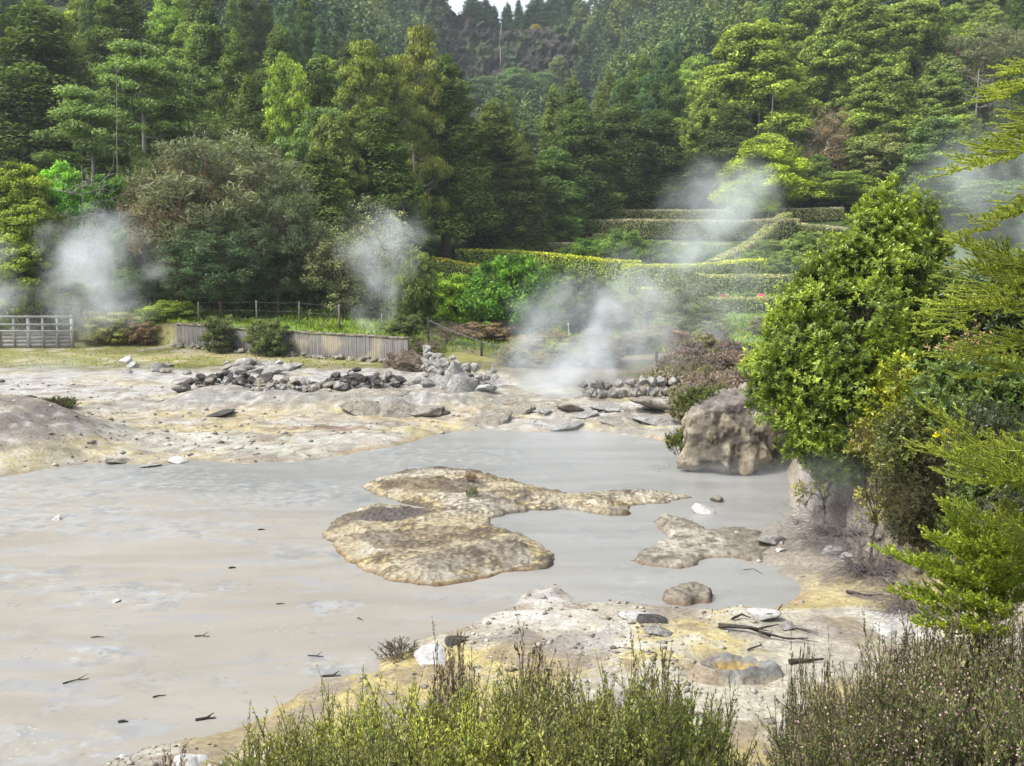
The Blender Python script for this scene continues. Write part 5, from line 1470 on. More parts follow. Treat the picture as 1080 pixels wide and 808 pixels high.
hedge([560, 620, 690, 765], [106.5, 106, 106, 106], 1.5, 1.2, GB, 'olive hedge with a flat grey top on the third terrace', topcol=TB)
hedge([488, 520, 560, 595, 632, 668], [100, 101, 100.5, 98.5, 96.5, 94], 1.75, 1.3, GG, 'bright curved hedge sloping down across the garden', topcol=TY)
hedge([446, 480, 512], [94, 93, 92.5], 1.5, 1.2, (.17, .26, .05), 'short bright hedge behind the round glossy tree', topcol=(.29, .31, .03))
hedge([668, 690, 715, 742, 770, 796], [88, 87, 87, 88, 90, 91], 2.35, 1.9, (.24, .35, .08), 'high bright hedge with a rounded end in the middle of the garden', topcol=TY)
hedge([745, 780, 830], [86, 86, 86], 1.6, 1.1, (.20, .28, .10), 'pale hedge right of the high rounded one', topcol=TP)
hedge([752, 772, 792, 812, 828], [94, 100, 106, 112, 117], 1.7, 1.2, (.24, .30, .09), 'slanting hedge climbing the terraces towards the dome tree', topcol=TP)
hedge([752, 790, 825], [72, 72, 72], 1.0, .9, (.20, .28, .09), 'low clipped hedge in front of the pink azaleas', topcol=TP)
hedge([678, 694], [84, 84], .8, .8, GG, 'tiny clipped hedge below the rounded end of the high hedge', topcol=TY)

# terrace shrubs and the dry growth behind the stone walls
for px, py_, Y, w_, col_, lab in [(540, 262, 99, 44, (.08, .12, .03), 'leafy shrub at the left end of the curved hedge'), (712, 262, 101, 46, (.09, .13, .04), 'pale shrub on the lawn between third hedge and high hedge'), (738, 258, 103, 44, (.08, .12, .04), 'shrub half lost in the slanting steam'),
                                 (850, 262, 104, 60, (.11, .16, .05), 'pale shrub on the terrace beside the leafy near tree'), (836, 284, 95, 56, (.10, .15, .05), 'round pale shrub under the short dark hedge'), (770, 262, 104, 36, (.09, .14, .05), 'pale shrub left of the slanting hedge'), (640, 250, 108, 40, (.06, .09, .03), 'dark shrub behind the third hedge'),
                                 (632, 300, 76, 40, (.07, .11, .03), 'green shrub at the foot of the curved hedge'), (650, 318, 66, 34, (.09, .12, .04), 'light shrub on the lawn behind the main steam'), (506, 306, 66, 40, (.09, .14, .02), 'yellow-green shrub behind the round glossy tree'), (455, 300, 62, 50, (.07, .12, .02), 'leafy shrub right of the pale blossomed bush')]:
    P = at_y(px, py_, Y); tree('shrub' if w_ > 36 else 'dome', P[0], Y, max(1.2, .55 * w_ / FPX * Y, P[2] - H(P[0], Y)), w_ / FPX * Y, col_, 'garden_shrub', lab, 'bush')
ar = random.Random(21); nd2 = 0
while nd2 < 30:
    px = ar.uniform(530, 760); Y = ar.uniform(46.5, 54)
    x = (px - 540) / FPX * Y
    s_ = ar.uniform(.7, 1.5)
    tree('shrub' if ar.random() < .6 else 'sparse', x, Y, s_, s_ * ar.uniform(1.1, 1.7), col_jit(ar.choice([(.13, .105, .075), (.11, .12, .06), (.10, .08, .065), (.14, .13, .09)]), .15), 'dry_bush', 'low dry bush on the brown earth behind the low stone wall', 'bush', 'dry bushes behind the low stone wall'); nd2 += 1

# ================================================================== GRASS (stuff)
def grass():
    rng = np.random.default_rng(66); n = 95000
    Y = 44.5 + 55 * rng.random(n) ** 1.6; U = rng.uniform(-.54, .34, n); X = U * Y
    h, g = ground_parts(X, Y)
    d = fbm2(X, Y, .5, 4, 141)
    keep = ((Y > 46.5) | (U > .1)) & (d + rng.normal(size=n) * .25 > -.12) & ~((U < -.14) & (Y > 62))
    keep &= (Y > 49) | (d > .0) | (U < -.02)
    keep &= ~((U > -.09) & (U < .2) & (Y < 49.5))
    X, Y, h, d = X[keep], Y[keep], h[keep], d[keep]; n = len(X)
    T = nrm(np.stack([rng.normal(size=n) * .45, rng.normal(size=n) * .45, np.ones(n)], 1)); N = rdir(rng, n)
    wall = (Y > wall_y(X / Y)) 
    kp = wall | (rng.random(n) < .22); X, Y, h, d, T, N, wall = X[kp], Y[kp], h[kp], d[kp], T[kp], N[kp], wall[kp]; n = len(X)
    L = rng.uniform(.08, .2, n) * np.where(wall, 1.6, .45) * np.where(d > .15, 1.4, 1)
    V, F, k = leaves(np.stack([X, Y, h - .02], 1), T, N, L, .035 + .0009 * Y + 0 * L)
    o = link('grass', mesh_from('grass', V, F, M['grass'], {'var': np.repeat(np.clip(rng.random(n) * .8 + d * .4, 0, 1), k)}), color=(.19, .30, .04)); tag(o, 'grass of the garden lawn and the strip below the plank wall', kind='stuff')
grass()

# ================================================================== HEATH BUSHES
def heath(seed, Rb=.55, Hh=.8, shoots=210, twigs=13, lsz=.021, perm=620, blossom=0.0, spread=.8, mat='heath'):
    rng = np.random.default_rng(seed)
    S = shoots
    a = rng.uniform(0, TAU, S); r = np.sqrt(rng.random(S))
    B = np.stack([np.cos(a) * r * Rb * .45, np.sin(a) * r * Rb * .45, np.full(S, -.05)], 1)
    top = np.stack([np.cos(a) * r * Rb * (1 + .2 * rng.normal(size=S)), np.sin(a) * r * Rb * (1 + .2 * rng.normal(size=S)), Hh * (1 - .5 * r ** 2) * rng.uniform(.66, 1.0, S) * np.where(rng.random(S) < .06, 1.13, 1)], 1)
    mid = (B + top) / 2 + np.stack([np.cos(a) * r * .08, np.sin(a) * r * .08, np.full(S, .02)], 1) + rng.normal(size=(S, 3)) * .06; top[:, :2] += rng.normal(size=(S, 2)) * .05
    def pt(i, t):
        t = t[:, None]
        return B[i] * (1 - t) ** 2 + 2 * mid[i] * t * (1 - t) + top[i] * t * t
    def dr(i, t):
        t = t[:, None]
        return nrm(2 * (1 - t) * (mid[i] - B[i]) + 2 * t * (top[i] - mid[i]))
    ii = np.arange(S); segs0 = []; segs1 = []; rr0 = []; rr1 = []
    for k in range(6):
        t0 = np.full(S, k / 6); t1 = np.full(S, (k + 1) / 6)
        segs0.append(pt(ii, t0)); segs1.append(pt(ii, t1)); rr0.append(np.full(S, .0038 * (1 - k / 7))); rr1.append(np.full(S, .0038 * (1 - (k + 1) / 7)))
    ti = np.repeat(ii, twigs); tt = rng.uniform(.35, .97, len(ti))
    P0 = pt(ti, tt); D = nrm(dr(ti, tt) * 1.0 + rng.normal(size=(len(ti), 3)) * .55 + np.array([0, 0, .25])); TL = rng.uniform(.06, .17, len(ti)) * Hh / .8
    P1 = P0 + D * TL[:, None]
    segs0.append(P0); segs1.append(P1); rr0.append(np.full(len(ti), .0022)); rr1.append(np.full(len(ti), .001))
    Vs, Fs = prisms(np.concatenate(segs0), np.concatenate(segs1), np.concatenate(rr0), np.concatenate(rr1))
    stem = mesh_from('branchwork', Vs, Fs, M['twig'])
    nl = perm * S // 4
    i1 = rng.integers(0, S, nl // 3); t1 = rng.uniform(.45, 1, nl // 3)
    A1 = pt(i1, t1); D1 = dr(i1, t1)
    i2 = rng.integers(0, len(ti), nl); f2 = rng.random(nl)
    A2 = P0[i2] + (P1 - P0)[i2] * f2[:, None]; D2 = D[i2]
    A = np.concatenate([A1, A2]); DD = np.concatenate([D1, D2]); nn = len(A)
    own = np.concatenate([i1, ti[i2]]); tip = np.concatenate([t1, .4 + .6 * f2])
    out = nrm(np.cross(DD, rdir(rng, nn)))
    T = nrm(DD * .75 + out * .8); N = nrm(DD - out * .6 + rng.normal(size=(nn, 3)) * .25)
    L = lsz * rng.uniform(.65, 1.35, nn)
    sv = rng.random(S)
    var = np.clip(sv[own] * .45 + rng.random(nn) * .35 + tip * .22 + .18 * (A[:, 2] / Hh - .5), 0, 1)
    V, F, k = leaves(A, T, N, L, L * .46)
    leaf = mesh_from('foliage', V, F, M[mat], {'var': np.repeat(var, k)})
    bl = None
    if blossom > 0:
        nb = int(nn * blossom); j = rng.choice(np.where(tip > .6)[0], nb)
        A = A[j] + out[j] * .006; V, F, k = leaves(A, nrm(out[j] + DD[j] * .3 + rng.normal(size=(nb, 3)) * .4), rdir(rng, nb), .011 * rng.uniform(.7, 1.3, nb), .008)
        bl = mesh_from('blossom', V, F, M['blossom'], {'var': np.repeat(rng.random(nb), k)})
    return stem, leaf, bl
M['blossom'] = foliage_mat('heath_blossom', (.38, .27, .25), .9, .05, trans=.3)
HE = [heath(1, .66, .95, 260, 14, .0185, 800), heath(2, .6, .85, 240, 14, .0185, 800), heath(3, .66, .9, 260, 15, .015, 1050, blossom=.10), heath(4, .6, .8, 240, 15, .015, 1050, blossom=.13), heath(5, .28, .5, 60, 7, .018, 260)]
HS = [heath(11, .75, .75, 110, 8, .055, 260), heath(12, .65, .9, 100, 8, .055, 260)]
hr = random.Random(12)
def bush(proto, x, y, s, color, label, group=None, sz=1.0, name='heath_bush', z=None, cat='heath bush'):
    st, lf, bl = proto
    root = empty(name, (x, y, (H(x, y) if z is None else z) - .02), hr.uniform(0, TAU), label, cat, group); root.scale = (s, s, s * sz)
    link('branchwork', st, root); link('foliage', lf, root, color=color)
    if bl: link('blossom', bl, root)
    return root
def hb(px, ty, Y, proto, s, color, label, **k):
    """top of the bush at that pixel row"""
    P = at_y(px, ty, Y); z = H(P[0], Y); hgt = {0: .95, 1: .85, 2: .9, 3: .8, 4: .5}[proto]
    bush(HE[proto], P[0], Y, s, color, label, sz=max(.5, (P[2] - z) / (hgt * s)), **k)
HG = (.215, .28, .055); HG2 = (.19, .24, .065); HD = (.125, .16, .055); HB = (.175, .185, .085)
hb(345, 748, 4.9, 0, .92, HG, 'green heath bush at the left end of the near row')
hb(300, 762, 4.5, 1, .8, HG2, 'low green heath at the lower left end of the near row')
hb(432, 726, 5.0, 1, 1.0, HG, 'green heath bush second from the left in the near row')
hb(520, 714, 5.1, 0, .95, HG2, 'tall green heath bush in the middle of the near row')
hb(590, 704, 5.2, 1, 1.0, (.18, .21, .065), 'tallest heath bush of the near row, with thin upright tips')
hb(668, 710, 5.1, 0, .9, (.175, .225, .06), 'green heath bush right of the tallest one')
hb(722, 718, 4.9, 1, .66, (.085, .135, .024), 'dark green heath at the right end of the near row')
hb(400, 752, 4.1, 0, .85, HG2, 'green heath in front of the left part of the row')
hb(500, 746, 4.2, 1, .95, HG, 'green heath in front of the middle of the row')
hb(610, 738, 4.2, 0, .9, HG2, 'green heath in front of the tallest bush')
hb(684, 744, 4.2, 1, .72, (.09, .13, .026), 'green heath in front of the dark green one')
hb(946, 700, 5.0, 2, .85, HB, 'flowering heath with dry pinkish tips at the left of the right clump')
hb(985, 650, 5.2, 3, 1.0, HB, 'flowering heath under the bright cedar sprig')
hb(1030, 640, 5.2, 2, 1.0, HD, 'tall flowering heath at the right edge')
hb(1085, 640, 5.0, 3, 1.0, HD, 'flowering heath half cut by the right frame edge')
hb(938, 745, 4.3, 3, .8, HB, 'low greyish heath at the front left of the right clump')
hb(985, 712, 4.2, 2, 1.0, (.07, .10, .028), 'flowering heath at the front of the right clump')
hb(1065, 708, 4.1, 3, 1.05, HD, 'pale flowered heath at the front right corner')
hb(845, 664, 8.6, 4, .55, (.075, .09, .04), 'thin heath sprig alone on the pale crust')
hb(872, 676, 7.6, 4, .6, (.09, .075, .05), 'brownish sprig beside the thin one on the crust')
hb(420, 674, 12.9, 4, 1.0, (.11, .10, .05), 'sparse dry heath on the crust near the waterline')
hb(182, 782, 6.8, 4, .75, (.20, .15, .07), 'dry straw-coloured sprig at the lower left shore')
hb(560, 658, 8.5, 4, 1.1, (.13, .105, .05), 'thin dry sprigs behind the tallest heath bush')
hb(690, 668, 8.2, 4, 1.0, (.12, .12, .04), 'thin sprig behind the right part of the row')
hb(476, 655, 9.2, 4, .9, (.11, .10, .045), 'wispy dry sprig behind the middle of the row')
# little plants on the islands and mound
for px, py, sz, col_, lab in [(498, 524, .55, (.06, .12, .02), 'small green tuft on the mud island'), (497, 506, .5, (.22, .16, .05), 'thin orange sprig at the back of the mud island')]:
    x, y = on_z(px, py, .2); bush(HE[4], x, y, sz, col_, lab, name='heath_tuft', z=.2, cat='plant')
for px, py, s, col_, lab in [(30, 438, 1.1, (.055, .05, .03), 'dark heath on the grey mound'), (48, 436, 1.0, (.07, .065, .03), 'brown heath right of the dark one on the mound'), (62, 432, .9, (.07, .10, .025), 'greener heath on the right shoulder of the mound')]:
    x, y, z = ground_at(px, py); bush(HS[0], x, y, s, col_, lab, sz=.75)
# heath slope at the back right
hc = [(.23, .20, .15), (.27, .24, .19), (.19, .20, .10), (.25, .20, .17)]
nhs = 0
while nhs < 46:
    px = hr.uniform(690, 835); py = hr.uniform(376, 452)
    if px < 690 + (py - 380) * .45: continue
    x, y, z = ground_at(px, py, 1.2)
    if y < 26.5: continue
    bush(hr.choice(HS), x, y, hr.uniform(.8, 1.35), col_jit(hr.choice(hc), .2), 'dry brownish heath on the misty slope behind the rock outcrop', 'dry heath on the slope behind the rock outcrop'); nhs += 1
for px, Y, s, lab in [(722, 26.4, .8, 'olive heath clinging to the left side of the rock outcrop'), (735, 26.9, .9, 'green heath on the left shoulder of the rock outcrop'), (760, 27.2, .9, 'fresh green heath on top of the rock outcrop')]:
    x = (px - 540) / FPX * Y; bush(HS[1], x, Y, s, (.085, .12, .03), lab, z=max(H(x, Y), 1.35 if px > 730 else .4))

# ================================================================== LEAFY TREE ON THE RIGHT BANK
def leafy(name, label, cat, base, blobs, n_ros, L, W, color, seed, nleaf=11, bark='bark', trunk_r=.11, axis_up=.7, hexa=True, mat='broad', twig_r=.006, asym=.35):
    rng = np.random.default_rng(seed); base = np.array(base, float)
    root = empty(name, base, 0, label, cat)
    acc = Acc(); A = []; AX = []; VV = []
    cen = np.mean([b[0] for b in blobs], 0)
    fork = base + (cen - base) * .38
    limb(acc, np.zeros(3) - (0, 0, .4), fork - base, trunk_r, trunk_r * .7, rng, 0, 8, 8)
    s0 = []; s1 = []
    for (c, r) in blobs:
        c = np.array(c); L0 = limb(acc, fork - base, c - base, trunk_r * .5, trunk_r * .12, rng, -.04, 6, 8)
        n = int(n_ros * r ** 2)
        d = rdir(rng, n); d[:, 2] = d[:, 2] * .9 + .12; d = nrm(d)
        lump = 1 + .42 * fbm(d * 1.0 + c * 1.3, 1.5, 3, seed)
        rad = r * lump * (1 - asym * rng.random(n) ** 2.2) * rng.choice([1, 1, 1, 1, 1.1, 1.1, 1.28], n)
        P = c + d * rad[:, None]
        gap = fbm(P, 2.0, 3, seed + 8) > -.2; P, d, rad = P[gap], d[gap], rad[gap]; n = len(P)
        A.append(P - base); AX.append(nrm(d * .6 + np.array([0, 0, axis_up]) + rng.normal(size=d.shape) * .3))
        cl = fbm(P, 1.9, 3, seed + 4)
        VV.append(np.clip(.42 + .85 * cl + rng.normal(size=n) * .12, 0, 1))
        j = rng.random(n) < .5
        s0.append(c - base + d[j] * rad[j, None] * .25 + rng.normal(size=(int(j.sum()), 3)) * r * .12); s1.append((P - base)[j])
    Vt, Ft = prisms(np.concatenate(s0), np.concatenate(s1), twig_r, twig_r * .4); acc.add(Vt, Ft)
    A = np.concatenate(A); AX = np.concatenate(AX); VV = np.concatenate(VV); n = len(A)
    U = nrm(np.cross(AX, rdir(rng, n))); Wv = np.cross(AX, U)
    P = np.repeat(A, nleaf, 0); ax = np.repeat(AX, nleaf, 0); ang = np.tile(np.arange(nleaf) * 2.4, n) + np.repeat(rng.uniform(0, 6, n), nleaf)
    k = np.tile(np.linspace(0, 1, nleaf), n)
    rad = np.repeat(U, nleaf, 0) * np.cos(ang)[:, None] + np.repeat(Wv, nleaf, 0) * np.sin(ang)[:, None]
    T = nrm(ax * (.15 + .75 * k)[:, None] + rad * (1.05 - .55 * k)[:, None] + rng.normal(size=P.shape) * .16)
    N = nrm(ax - rad * .25 + rng.normal(size=P.shape) * .18)
    P = P + ax * ((k - .6) * L * .9)[:, None]
    LL = L * np.repeat(rng.uniform(.75, 1.3, n), nleaf) * rng.uniform(.65, 1.2, len(P)) * (1 - .25 * k)
    var = np.clip(np.repeat(VV, nleaf) * .55 + k * .28 + rng.random(len(P)) * .25 - .02, 0, 1)
    V, F, kk = leaves(P, T, N, LL, LL * W, hexa, .06)
    link('trunk', acc.mesh('trunk', M[bark], True), root)
    link('crown', mesh_from('crown', V, F, M[mat], {'var': np.repeat(var, kk)}), root, color=color)
    return root

def bl(px, py, rpx, Y):
    return (at_y(px, py, Y), rpx / FPX * Y)
tb = at_y(905, 500, 19.4); tb[2] = H(tb[0], 19.4) - .05
B = [bl(950, 208, 20, 19.4), bl(932, 226, 24, 19.2), bl(964, 226, 26, 19.6), bl(910, 250, 29, 19.0), bl(940, 258, 34, 18.9), bl(975, 262, 28, 19.5), bl(892, 282, 34, 18.8), bl(918, 290, 34, 18.5), bl(955, 300, 38, 18.7), bl(985, 305, 26, 19.6),
     bl(870, 302, 32, 18.8), bl(880, 322, 36, 18.3), bl(848, 330, 33, 18.8), bl(892, 262, 22, 19), bl(855, 300, 14, 18.9), bl(912, 335, 38, 18.0), bl(950, 345, 40, 18.4), bl(985, 350, 28, 19.4), bl(824, 352, 22, 18.8), bl(850, 362, 32, 18.1), bl(886, 372, 38, 17.8), bl(926, 385, 40, 17.9), bl(965, 392, 36, 18.6),
     bl(804, 386, 20, 18.9), bl(828, 394, 30, 18.3), bl(862, 408, 36, 17.9), bl(900, 418, 38, 17.7), bl(940, 430, 32, 18.2), bl(806, 416, 20, 18.8), bl(832, 434, 26, 18.3), bl(862, 448, 30, 18.0), bl(894, 456, 30, 17.9), bl(842, 466, 22, 18.4), bl(870, 476, 24, 18.2), bl(900, 486, 18, 18.3), bl(926, 462, 26, 18.2), bl(888, 494, 18, 18.1), bl(862, 490, 14, 18.2), bl(912, 478, 24, 17.9)]
leafy('leafy_tree', 'tall glossy green leafy tree on the bank above the rock outcrop', 'tree', tb, B, 1750, .085, .40, (.185, .28, .034), 41, asym=.62)

# yellow-leaved, copper and olive shrubs of the right bank
def shrub_at(px, py, Y, wpx, hpx, n, L, W, color, name, label, seed, nleaf=8, n_ros=900, mat='broad', asym=.7, bark='bark'):
    rng = np.random.default_rng(seed)
    c = at_y(px, py, Y); z = H(c[0], Y)
    bs = []
    for i in range(n):
        a = rng.uniform(0, TAU); q = rng.random() ** .5
        p = at_y(px + math.cos(a) * q * wpx * .36, py + math.sin(a) * q * hpx * .36, Y + rng.uniform(-.45, .45)); bs.append((p, min(wpx, hpx) / FPX * Y * rng.uniform(.28, .42)))
    b0 = np.array((c[0], Y + .1, z)); r0 = np.mean([b[1] for b in bs])
    for i in range(4):
        f = rng.uniform(.3, .65); bs.append((b0 + (c - b0) * f + rng.normal(size=3) * np.array([.25, .2, .05]), r0 * .85))
    return leafy(name, label, 'shrub', (c[0], Y + .1, z), bs, n_ros, L, W, color, seed, nleaf, bark, .03, .5, mat=mat, twig_r=.004, asym=asym)
shrub_at(950, 418, 16.8, 70, 84, 7, .085, .45, (.27, .33, .025), 'yellow_shrub', 'yellow-green broad-leaved shrub in front of the leafy tree', 51, 7, 700)
shrub_at(930, 466, 16.6, 64, 56, 7, .06, .45, (.28, .27, .06), 'yellow_shrub', 'small yellowish twiggy shrub below the yellow-green one', 52, 6, 700)
shrub_at(872, 484, 18.7, 36, 34, 5, .08, .4, (.22, .22, .03), 'yellow_shrub', 'yellow-leaved sprig under the crown of the leafy tree', 53, 7, 600)
shrub_at(1006, 392, 16.3, 96, 76, 9, .06, .4, (.27, .20, .075), 'copper_shrub', 'copper-tinted twiggy shrub between the leafy tree and the cedar', 54, 5, 420)
shrub_at(992, 520, 15.4, 84, 110, 9, .045, .35, (.060, .062, .022), 'olive_shrub', 'dark olive heath-like shrub on the right bank', 55, 9, 2600, 'heath')
shrub_at(1050, 470, 14.5, 90, 90, 7, .055, .4, (.055, .075, .025), 'olive_shrub', 'dark green shrub behind the hanging cedar boughs', 56, 8, 1400)
shrub_at(1064, 560, 12.5, 70, 80, 7, .03, .3, (.13, .12, .085), 'grey_shrub', 'grey dry shrub behind the bright cedar sprig', 57, 8, 3000, 'heath')
shrub_at(1060, 330, 18.0, 120, 130, 9, .10, .38, (.05, .085, .018), 'dark_shrub', 'dark leafy shrub behind the upper cedar boughs', 58, 10, 600)
shrub_at(1010, 440, 17.4, 110, 90, 8, .09, .38, (.045, .07, .018), 'dark_shrub', 'dark green shrub in the shade between yellow shrub and cedar', 59, 9, 700)
shrub_at(1035, 420, 16.0, 110, 100, 9, .10, .38, (.10, .17, .03), 'leafy_shrub', 'fresh green leafy shrub filling the right edge behind the cedar boughs', 71, 9, 800)
shrub_at(1045, 520, 13.6, 90, 90, 8, .07, .38, (.11, .17, .03), 'leafy_shrub', 'green shrub between the olive shrub and the bright young cedar', 72, 9, 1200)
shrub_at(960, 470, 16.2, 74, 70, 7, .06, .4, (.14, .17, .04), 'leafy_shrub', 'olive green shrub over the top of the pinkish bank', 73, 8, 1100)
c = at_y(1001, 461, 14.6)
rng = np.random.default_rng(4); root = empty('yellow_flower', (c[0], 14.6, H(c[0], 14.6)), 0, 'bright yellow flower head at the edge of the cedar boughs', 'flower')
acc = Acc(); acc.add(*tube([(0, 0, -.1), (.05, 0, (c[2] - root.location.z) * .6), (0, 0, c[2] - root.location.z)], [.012, .009, .006], 6)); link('stem', acc.mesh('stem', M['twig']), root)
d = rdir(rng, 90); d[:, 2] = np.abs(d[:, 2]) * .8; V, F, k = leaves(np.array([0, 0, c[2] - root.location.z]) + d * .075 * np.array([2.2, 1, 1]), d, rdir(rng, 90), .09, .055)
link('petal_head', mesh_from('petal_head', V, F, foliage_mat('yellow_petal', (.62, .58, .03), .5, .02), {'var': np.repeat(rng.random(90), k)}), root)

# dead grey twig tangle on the pinkish bank
def twig_tangle(px, py, Y, w, h, n, label, seed, mat='twig_grey'):
    rng = np.random.default_rng(seed); c = at_y(px, py, Y); z = H(c[0], Y)
    n0 = n; a = rng.uniform(0, TAU, n0); r = np.sqrt(rng.random(n0)); B = np.stack([np.cos(a) * r * w * .25, np.sin(a) * r * w * .2 + .1, np.full(n0, 0.0)], 1)
    D = nrm(np.stack([np.cos(a) * .9 - .35, np.sin(a) * .6 - .4, rng.uniform(.15, 1.1, n0)], 1)); P = B; s0, s1, r0, r1 = [], [], [], []
    for k in range(6):
        Q = P + D * (h * .24 * rng.uniform(.7, 1.3, (n0, 1))); s0.append(P); s1.append(Q); r0.append(np.full(n0, .006 - .0008 * k)); r1.append(np.full(n0, .0052 - .0008 * k))
        m = rng.random(n0) < .9; tw = nrm(D + rng.normal(size=D.shape) * .6); s0.append(Q[m]); s1.append((Q + tw * h * .22)[m]); r0.append(np.full(int(m.sum()), .003)); r1.append(np.full(int(m.sum()), .0012))
        P = Q; D = nrm(D + rng.normal(size=D.shape) * .3 + np.array([-.05, 0, -.22]))
    V, F = prisms(np.concatenate(s0), np.concatenate(s1), np.concatenate(r0), np.concatenate(r1))
    o = link('dead_bush', mesh_from('dead_bush', V, F, M[mat]), loc=(c[0], Y, z)); tag(o, label, 'dead bush')
twig_tangle(893, 548, 17.9, .9, .8, 210, 'tangle of dead grey twigs hanging down the pinkish bank', 5)
twig_tangle(925, 580, 16.2, .8, .7, 190, 'lower tangle of dead purplish twigs on the right bank', 6)
twig_tangle(905, 518, 18.4, .6, .5, 90, 'dead grey twigs under the leafy tree', 7)
twig_tangle(975, 595, 14.4, .6, .6, 120, 'dry grey twigs beneath the olive shrub', 8)
twig_tangle(722, 480, 26.2, .8, .8, 120, 'dead twigs at the foot of the rock outcrop', 9)

# ================================================================== CEDAR BOUGHS OF THE NEAR RIGHT
def frond(rng, a, dirv, L, droop, out):
    """one bough: axis, side sprays with needles. out collects segment and needle data"""
    n = 26; d = nrm(np.array(dirv, float)); P = [np.array(a, float)]
    for i in range(n):
        d = nrm(d + np.array([0, 0, -droop / n * (1 if i < n * .65 else -.9)]) + rng.normal(size=3) * .025); P.append(P[-1] + d * L / n)
    P = np.array(P); out['s'].append((P[:-1], P[1:], np.linspace(.012, .003, n) * (L / 1.2) ** .5, np.linspace(.011, .0025, n) * (L / 1.2) ** .5))
    T = nrm(np.gradient(P, axis=0)); side = nrm(np.cross(T, [0, 0, 1.0]))
    spr = [(P[i], P[i + 1], 1.0) for i in range(int(n * .55), n)]
    for i in range(int(n * .12), n):
        for sg in (-1, 1):
            if rng.random() < .12: continue
            f = i / n; l = L * (.34 * (1 - f) ** .8 + .07) * rng.uniform(.65, 1.2)
            dd = nrm(T[i] * .75 + sg * side[i] * rng.uniform(.55, .95) + np.array([0, 0, rng.uniform(-.28, .2)])); q = P[i].copy(); m = 7
            for k in range(m):
                dd = nrm(dd + np.array([0, 0, .06]) + T[i] * .05 + rng.normal(size=3) * .05); q2 = q + dd * l / m; spr.append((q, q2, 1.0)); 
                if k in (1, 3, 4) and l > .14:
                    e = nrm(dd * .8 + side[i] * sg * rng.choice([-.7, .7]) + rng.normal(size=3) * .2); ll = l * .32 * (1 - k / m + .3); spr.append((q2, q2 + e * ll * .5, .9)); spr.append((q2 + e * ll * .5, q2 + e * ll + np.array([0, 0, .01]), .8))
                q = q2
    A = np.array([s[0] for s in spr]); B = np.array([s[1] for s in spr]); out['t'].append((A, B))

def cedar_boughs(name, label, base, top, boughs, color, seed, nl=.017, dens=330, sw=1.0):
    rng = np.random.default_rng(seed); base = np.array(base, float); root = empty(name, base, 0, label, 'tree')
    acc = Acc(); limb(acc, np.zeros(3) - (0, 0, .3), np.array(top) - base, .085, .03, rng, 0, 8, 12); link('trunk', acc.mesh('trunk', M['bark_red'], True), root)
    for (a, dirv, L, droop) in boughs:
        out = {'s': [], 't': []}; frond(rng, np.array(a) - base, dirv, L, droop, out)
        P0, P1, r0, r1 = [np.concatenate(z) for z in zip(*out['s'])]; A = np.concatenate([t[0] for t in out['t']]); B = np.concatenate([t[1] for t in out['t']])
        V, F = prisms(np.concatenate([P0, A]), np.concatenate([P1, B]), np.concatenate([r0, np.full(len(A), .0035)]), np.concatenate([r1, np.full(len(A), .003)]))
        bo = link('bough', mesh_from('bough', V, F, M['budtwig']), root, color=color)
        ln = np.linalg.norm(B - A, axis=1); cnt = np.maximum(3, (ln * dens).astype(int)); j = np.repeat(np.arange(len(A)), cnt); m = len(j); f = rng.random(m)[:, None]
        D = nrm(B - A)[j]; C = A[j] + (B - A)[j] * f; o = nrm(np.cross(D, rdir(rng, m)))
        T = nrm(D * .95 + o * .62 + rng.normal(size=(m, 3)) * .08); sv = rng.random(len(A))
        Ln = nl * rng.uniform(.7, 1.25, m); V, F, k = leaves(C, T, nrm(o - D * .5 + rng.normal(size=(m, 3)) * .3), Ln, Ln * .26 * sw)
        var = np.clip(sv[j] * .4 + rng.random(m) * .45 + .1, 0, 1)
        link('needle_spray', mesh_from('needle_spray', V, F, M['needle'], {'var': np.repeat(var, k)}), bo, color=color)
    return root
nt = NT('green_twig'); oi = nt.n('ShaderNodeObjectInfo'); M['budtwig'] = nt.done(nt.principled(nt.mix(.45, oi.outputs['Color'], (.12, .085, .04)), .7, .2))
def bough(px0, py0, Y0, px1, py1, Y1, droop):
    a = at_y(px0, py0, Y0); b = at_y(px1, py1, Y1); v = b - a; L = np.linalg.norm(v)
    return (a, v + np.array([0, 0, droop * .36 * L]), L * 1.04, droop)
cb = at_y(1150, 700, 5.6); cb[2] = H(cb[0], 5.6); ct = at_y(1150, -40, 5.9)
BO = [bough(1150, 60, 5.8, 1042, 112, 5.3, .35), bough(1150, 110, 5.9, 1030, 158, 5.6, .3), bough(1155, 150, 5.7, 1008, 206, 5.2, .45), bough(1150, 200, 5.8, 1022, 250, 5.5, .4), bough(1150, 170, 5.9, 1055, 222, 6.0, .5),
      bough(1160, 300, 5.8, 1000, 262, 5.5, -.15), bough(1160, 285, 5.9, 962, 332, 5.4, .35), bough(1150, 320, 5.7, 985, 352, 5.3, .3), bough(1150, 300, 6.0, 1010, 300, 5.8, .2), bough(1150, 350, 5.8, 1000, 392, 5.4, .4),
      bough(1150, 250, 6.0, 1040, 330, 5.9, .4), bough(1150, 390, 5.7, 1015, 410, 5.4, .35), bough(1160, 560, 5.6, 985, 424, 5.2, .15), bough(1160, 540, 5.7, 978, 482, 5.1, .2), bough(1150, 520, 5.6, 1000, 505, 5.2, .3), bough(1150, 470, 5.8, 1030, 470, 5.5, .35), bough(1150, 590, 5.5, 1028, 545, 5.1, .25)]
cedar_boughs('cedar_tree', 'near cedar reaching in from the right edge with long needle sprays', cb, ct, BO, (.27, .37, .045), 61)
sb = at_y(1050, 690, 5.9); sb[2] = H(sb[0], 5.9); st = at_y(1052, 540, 6.0)
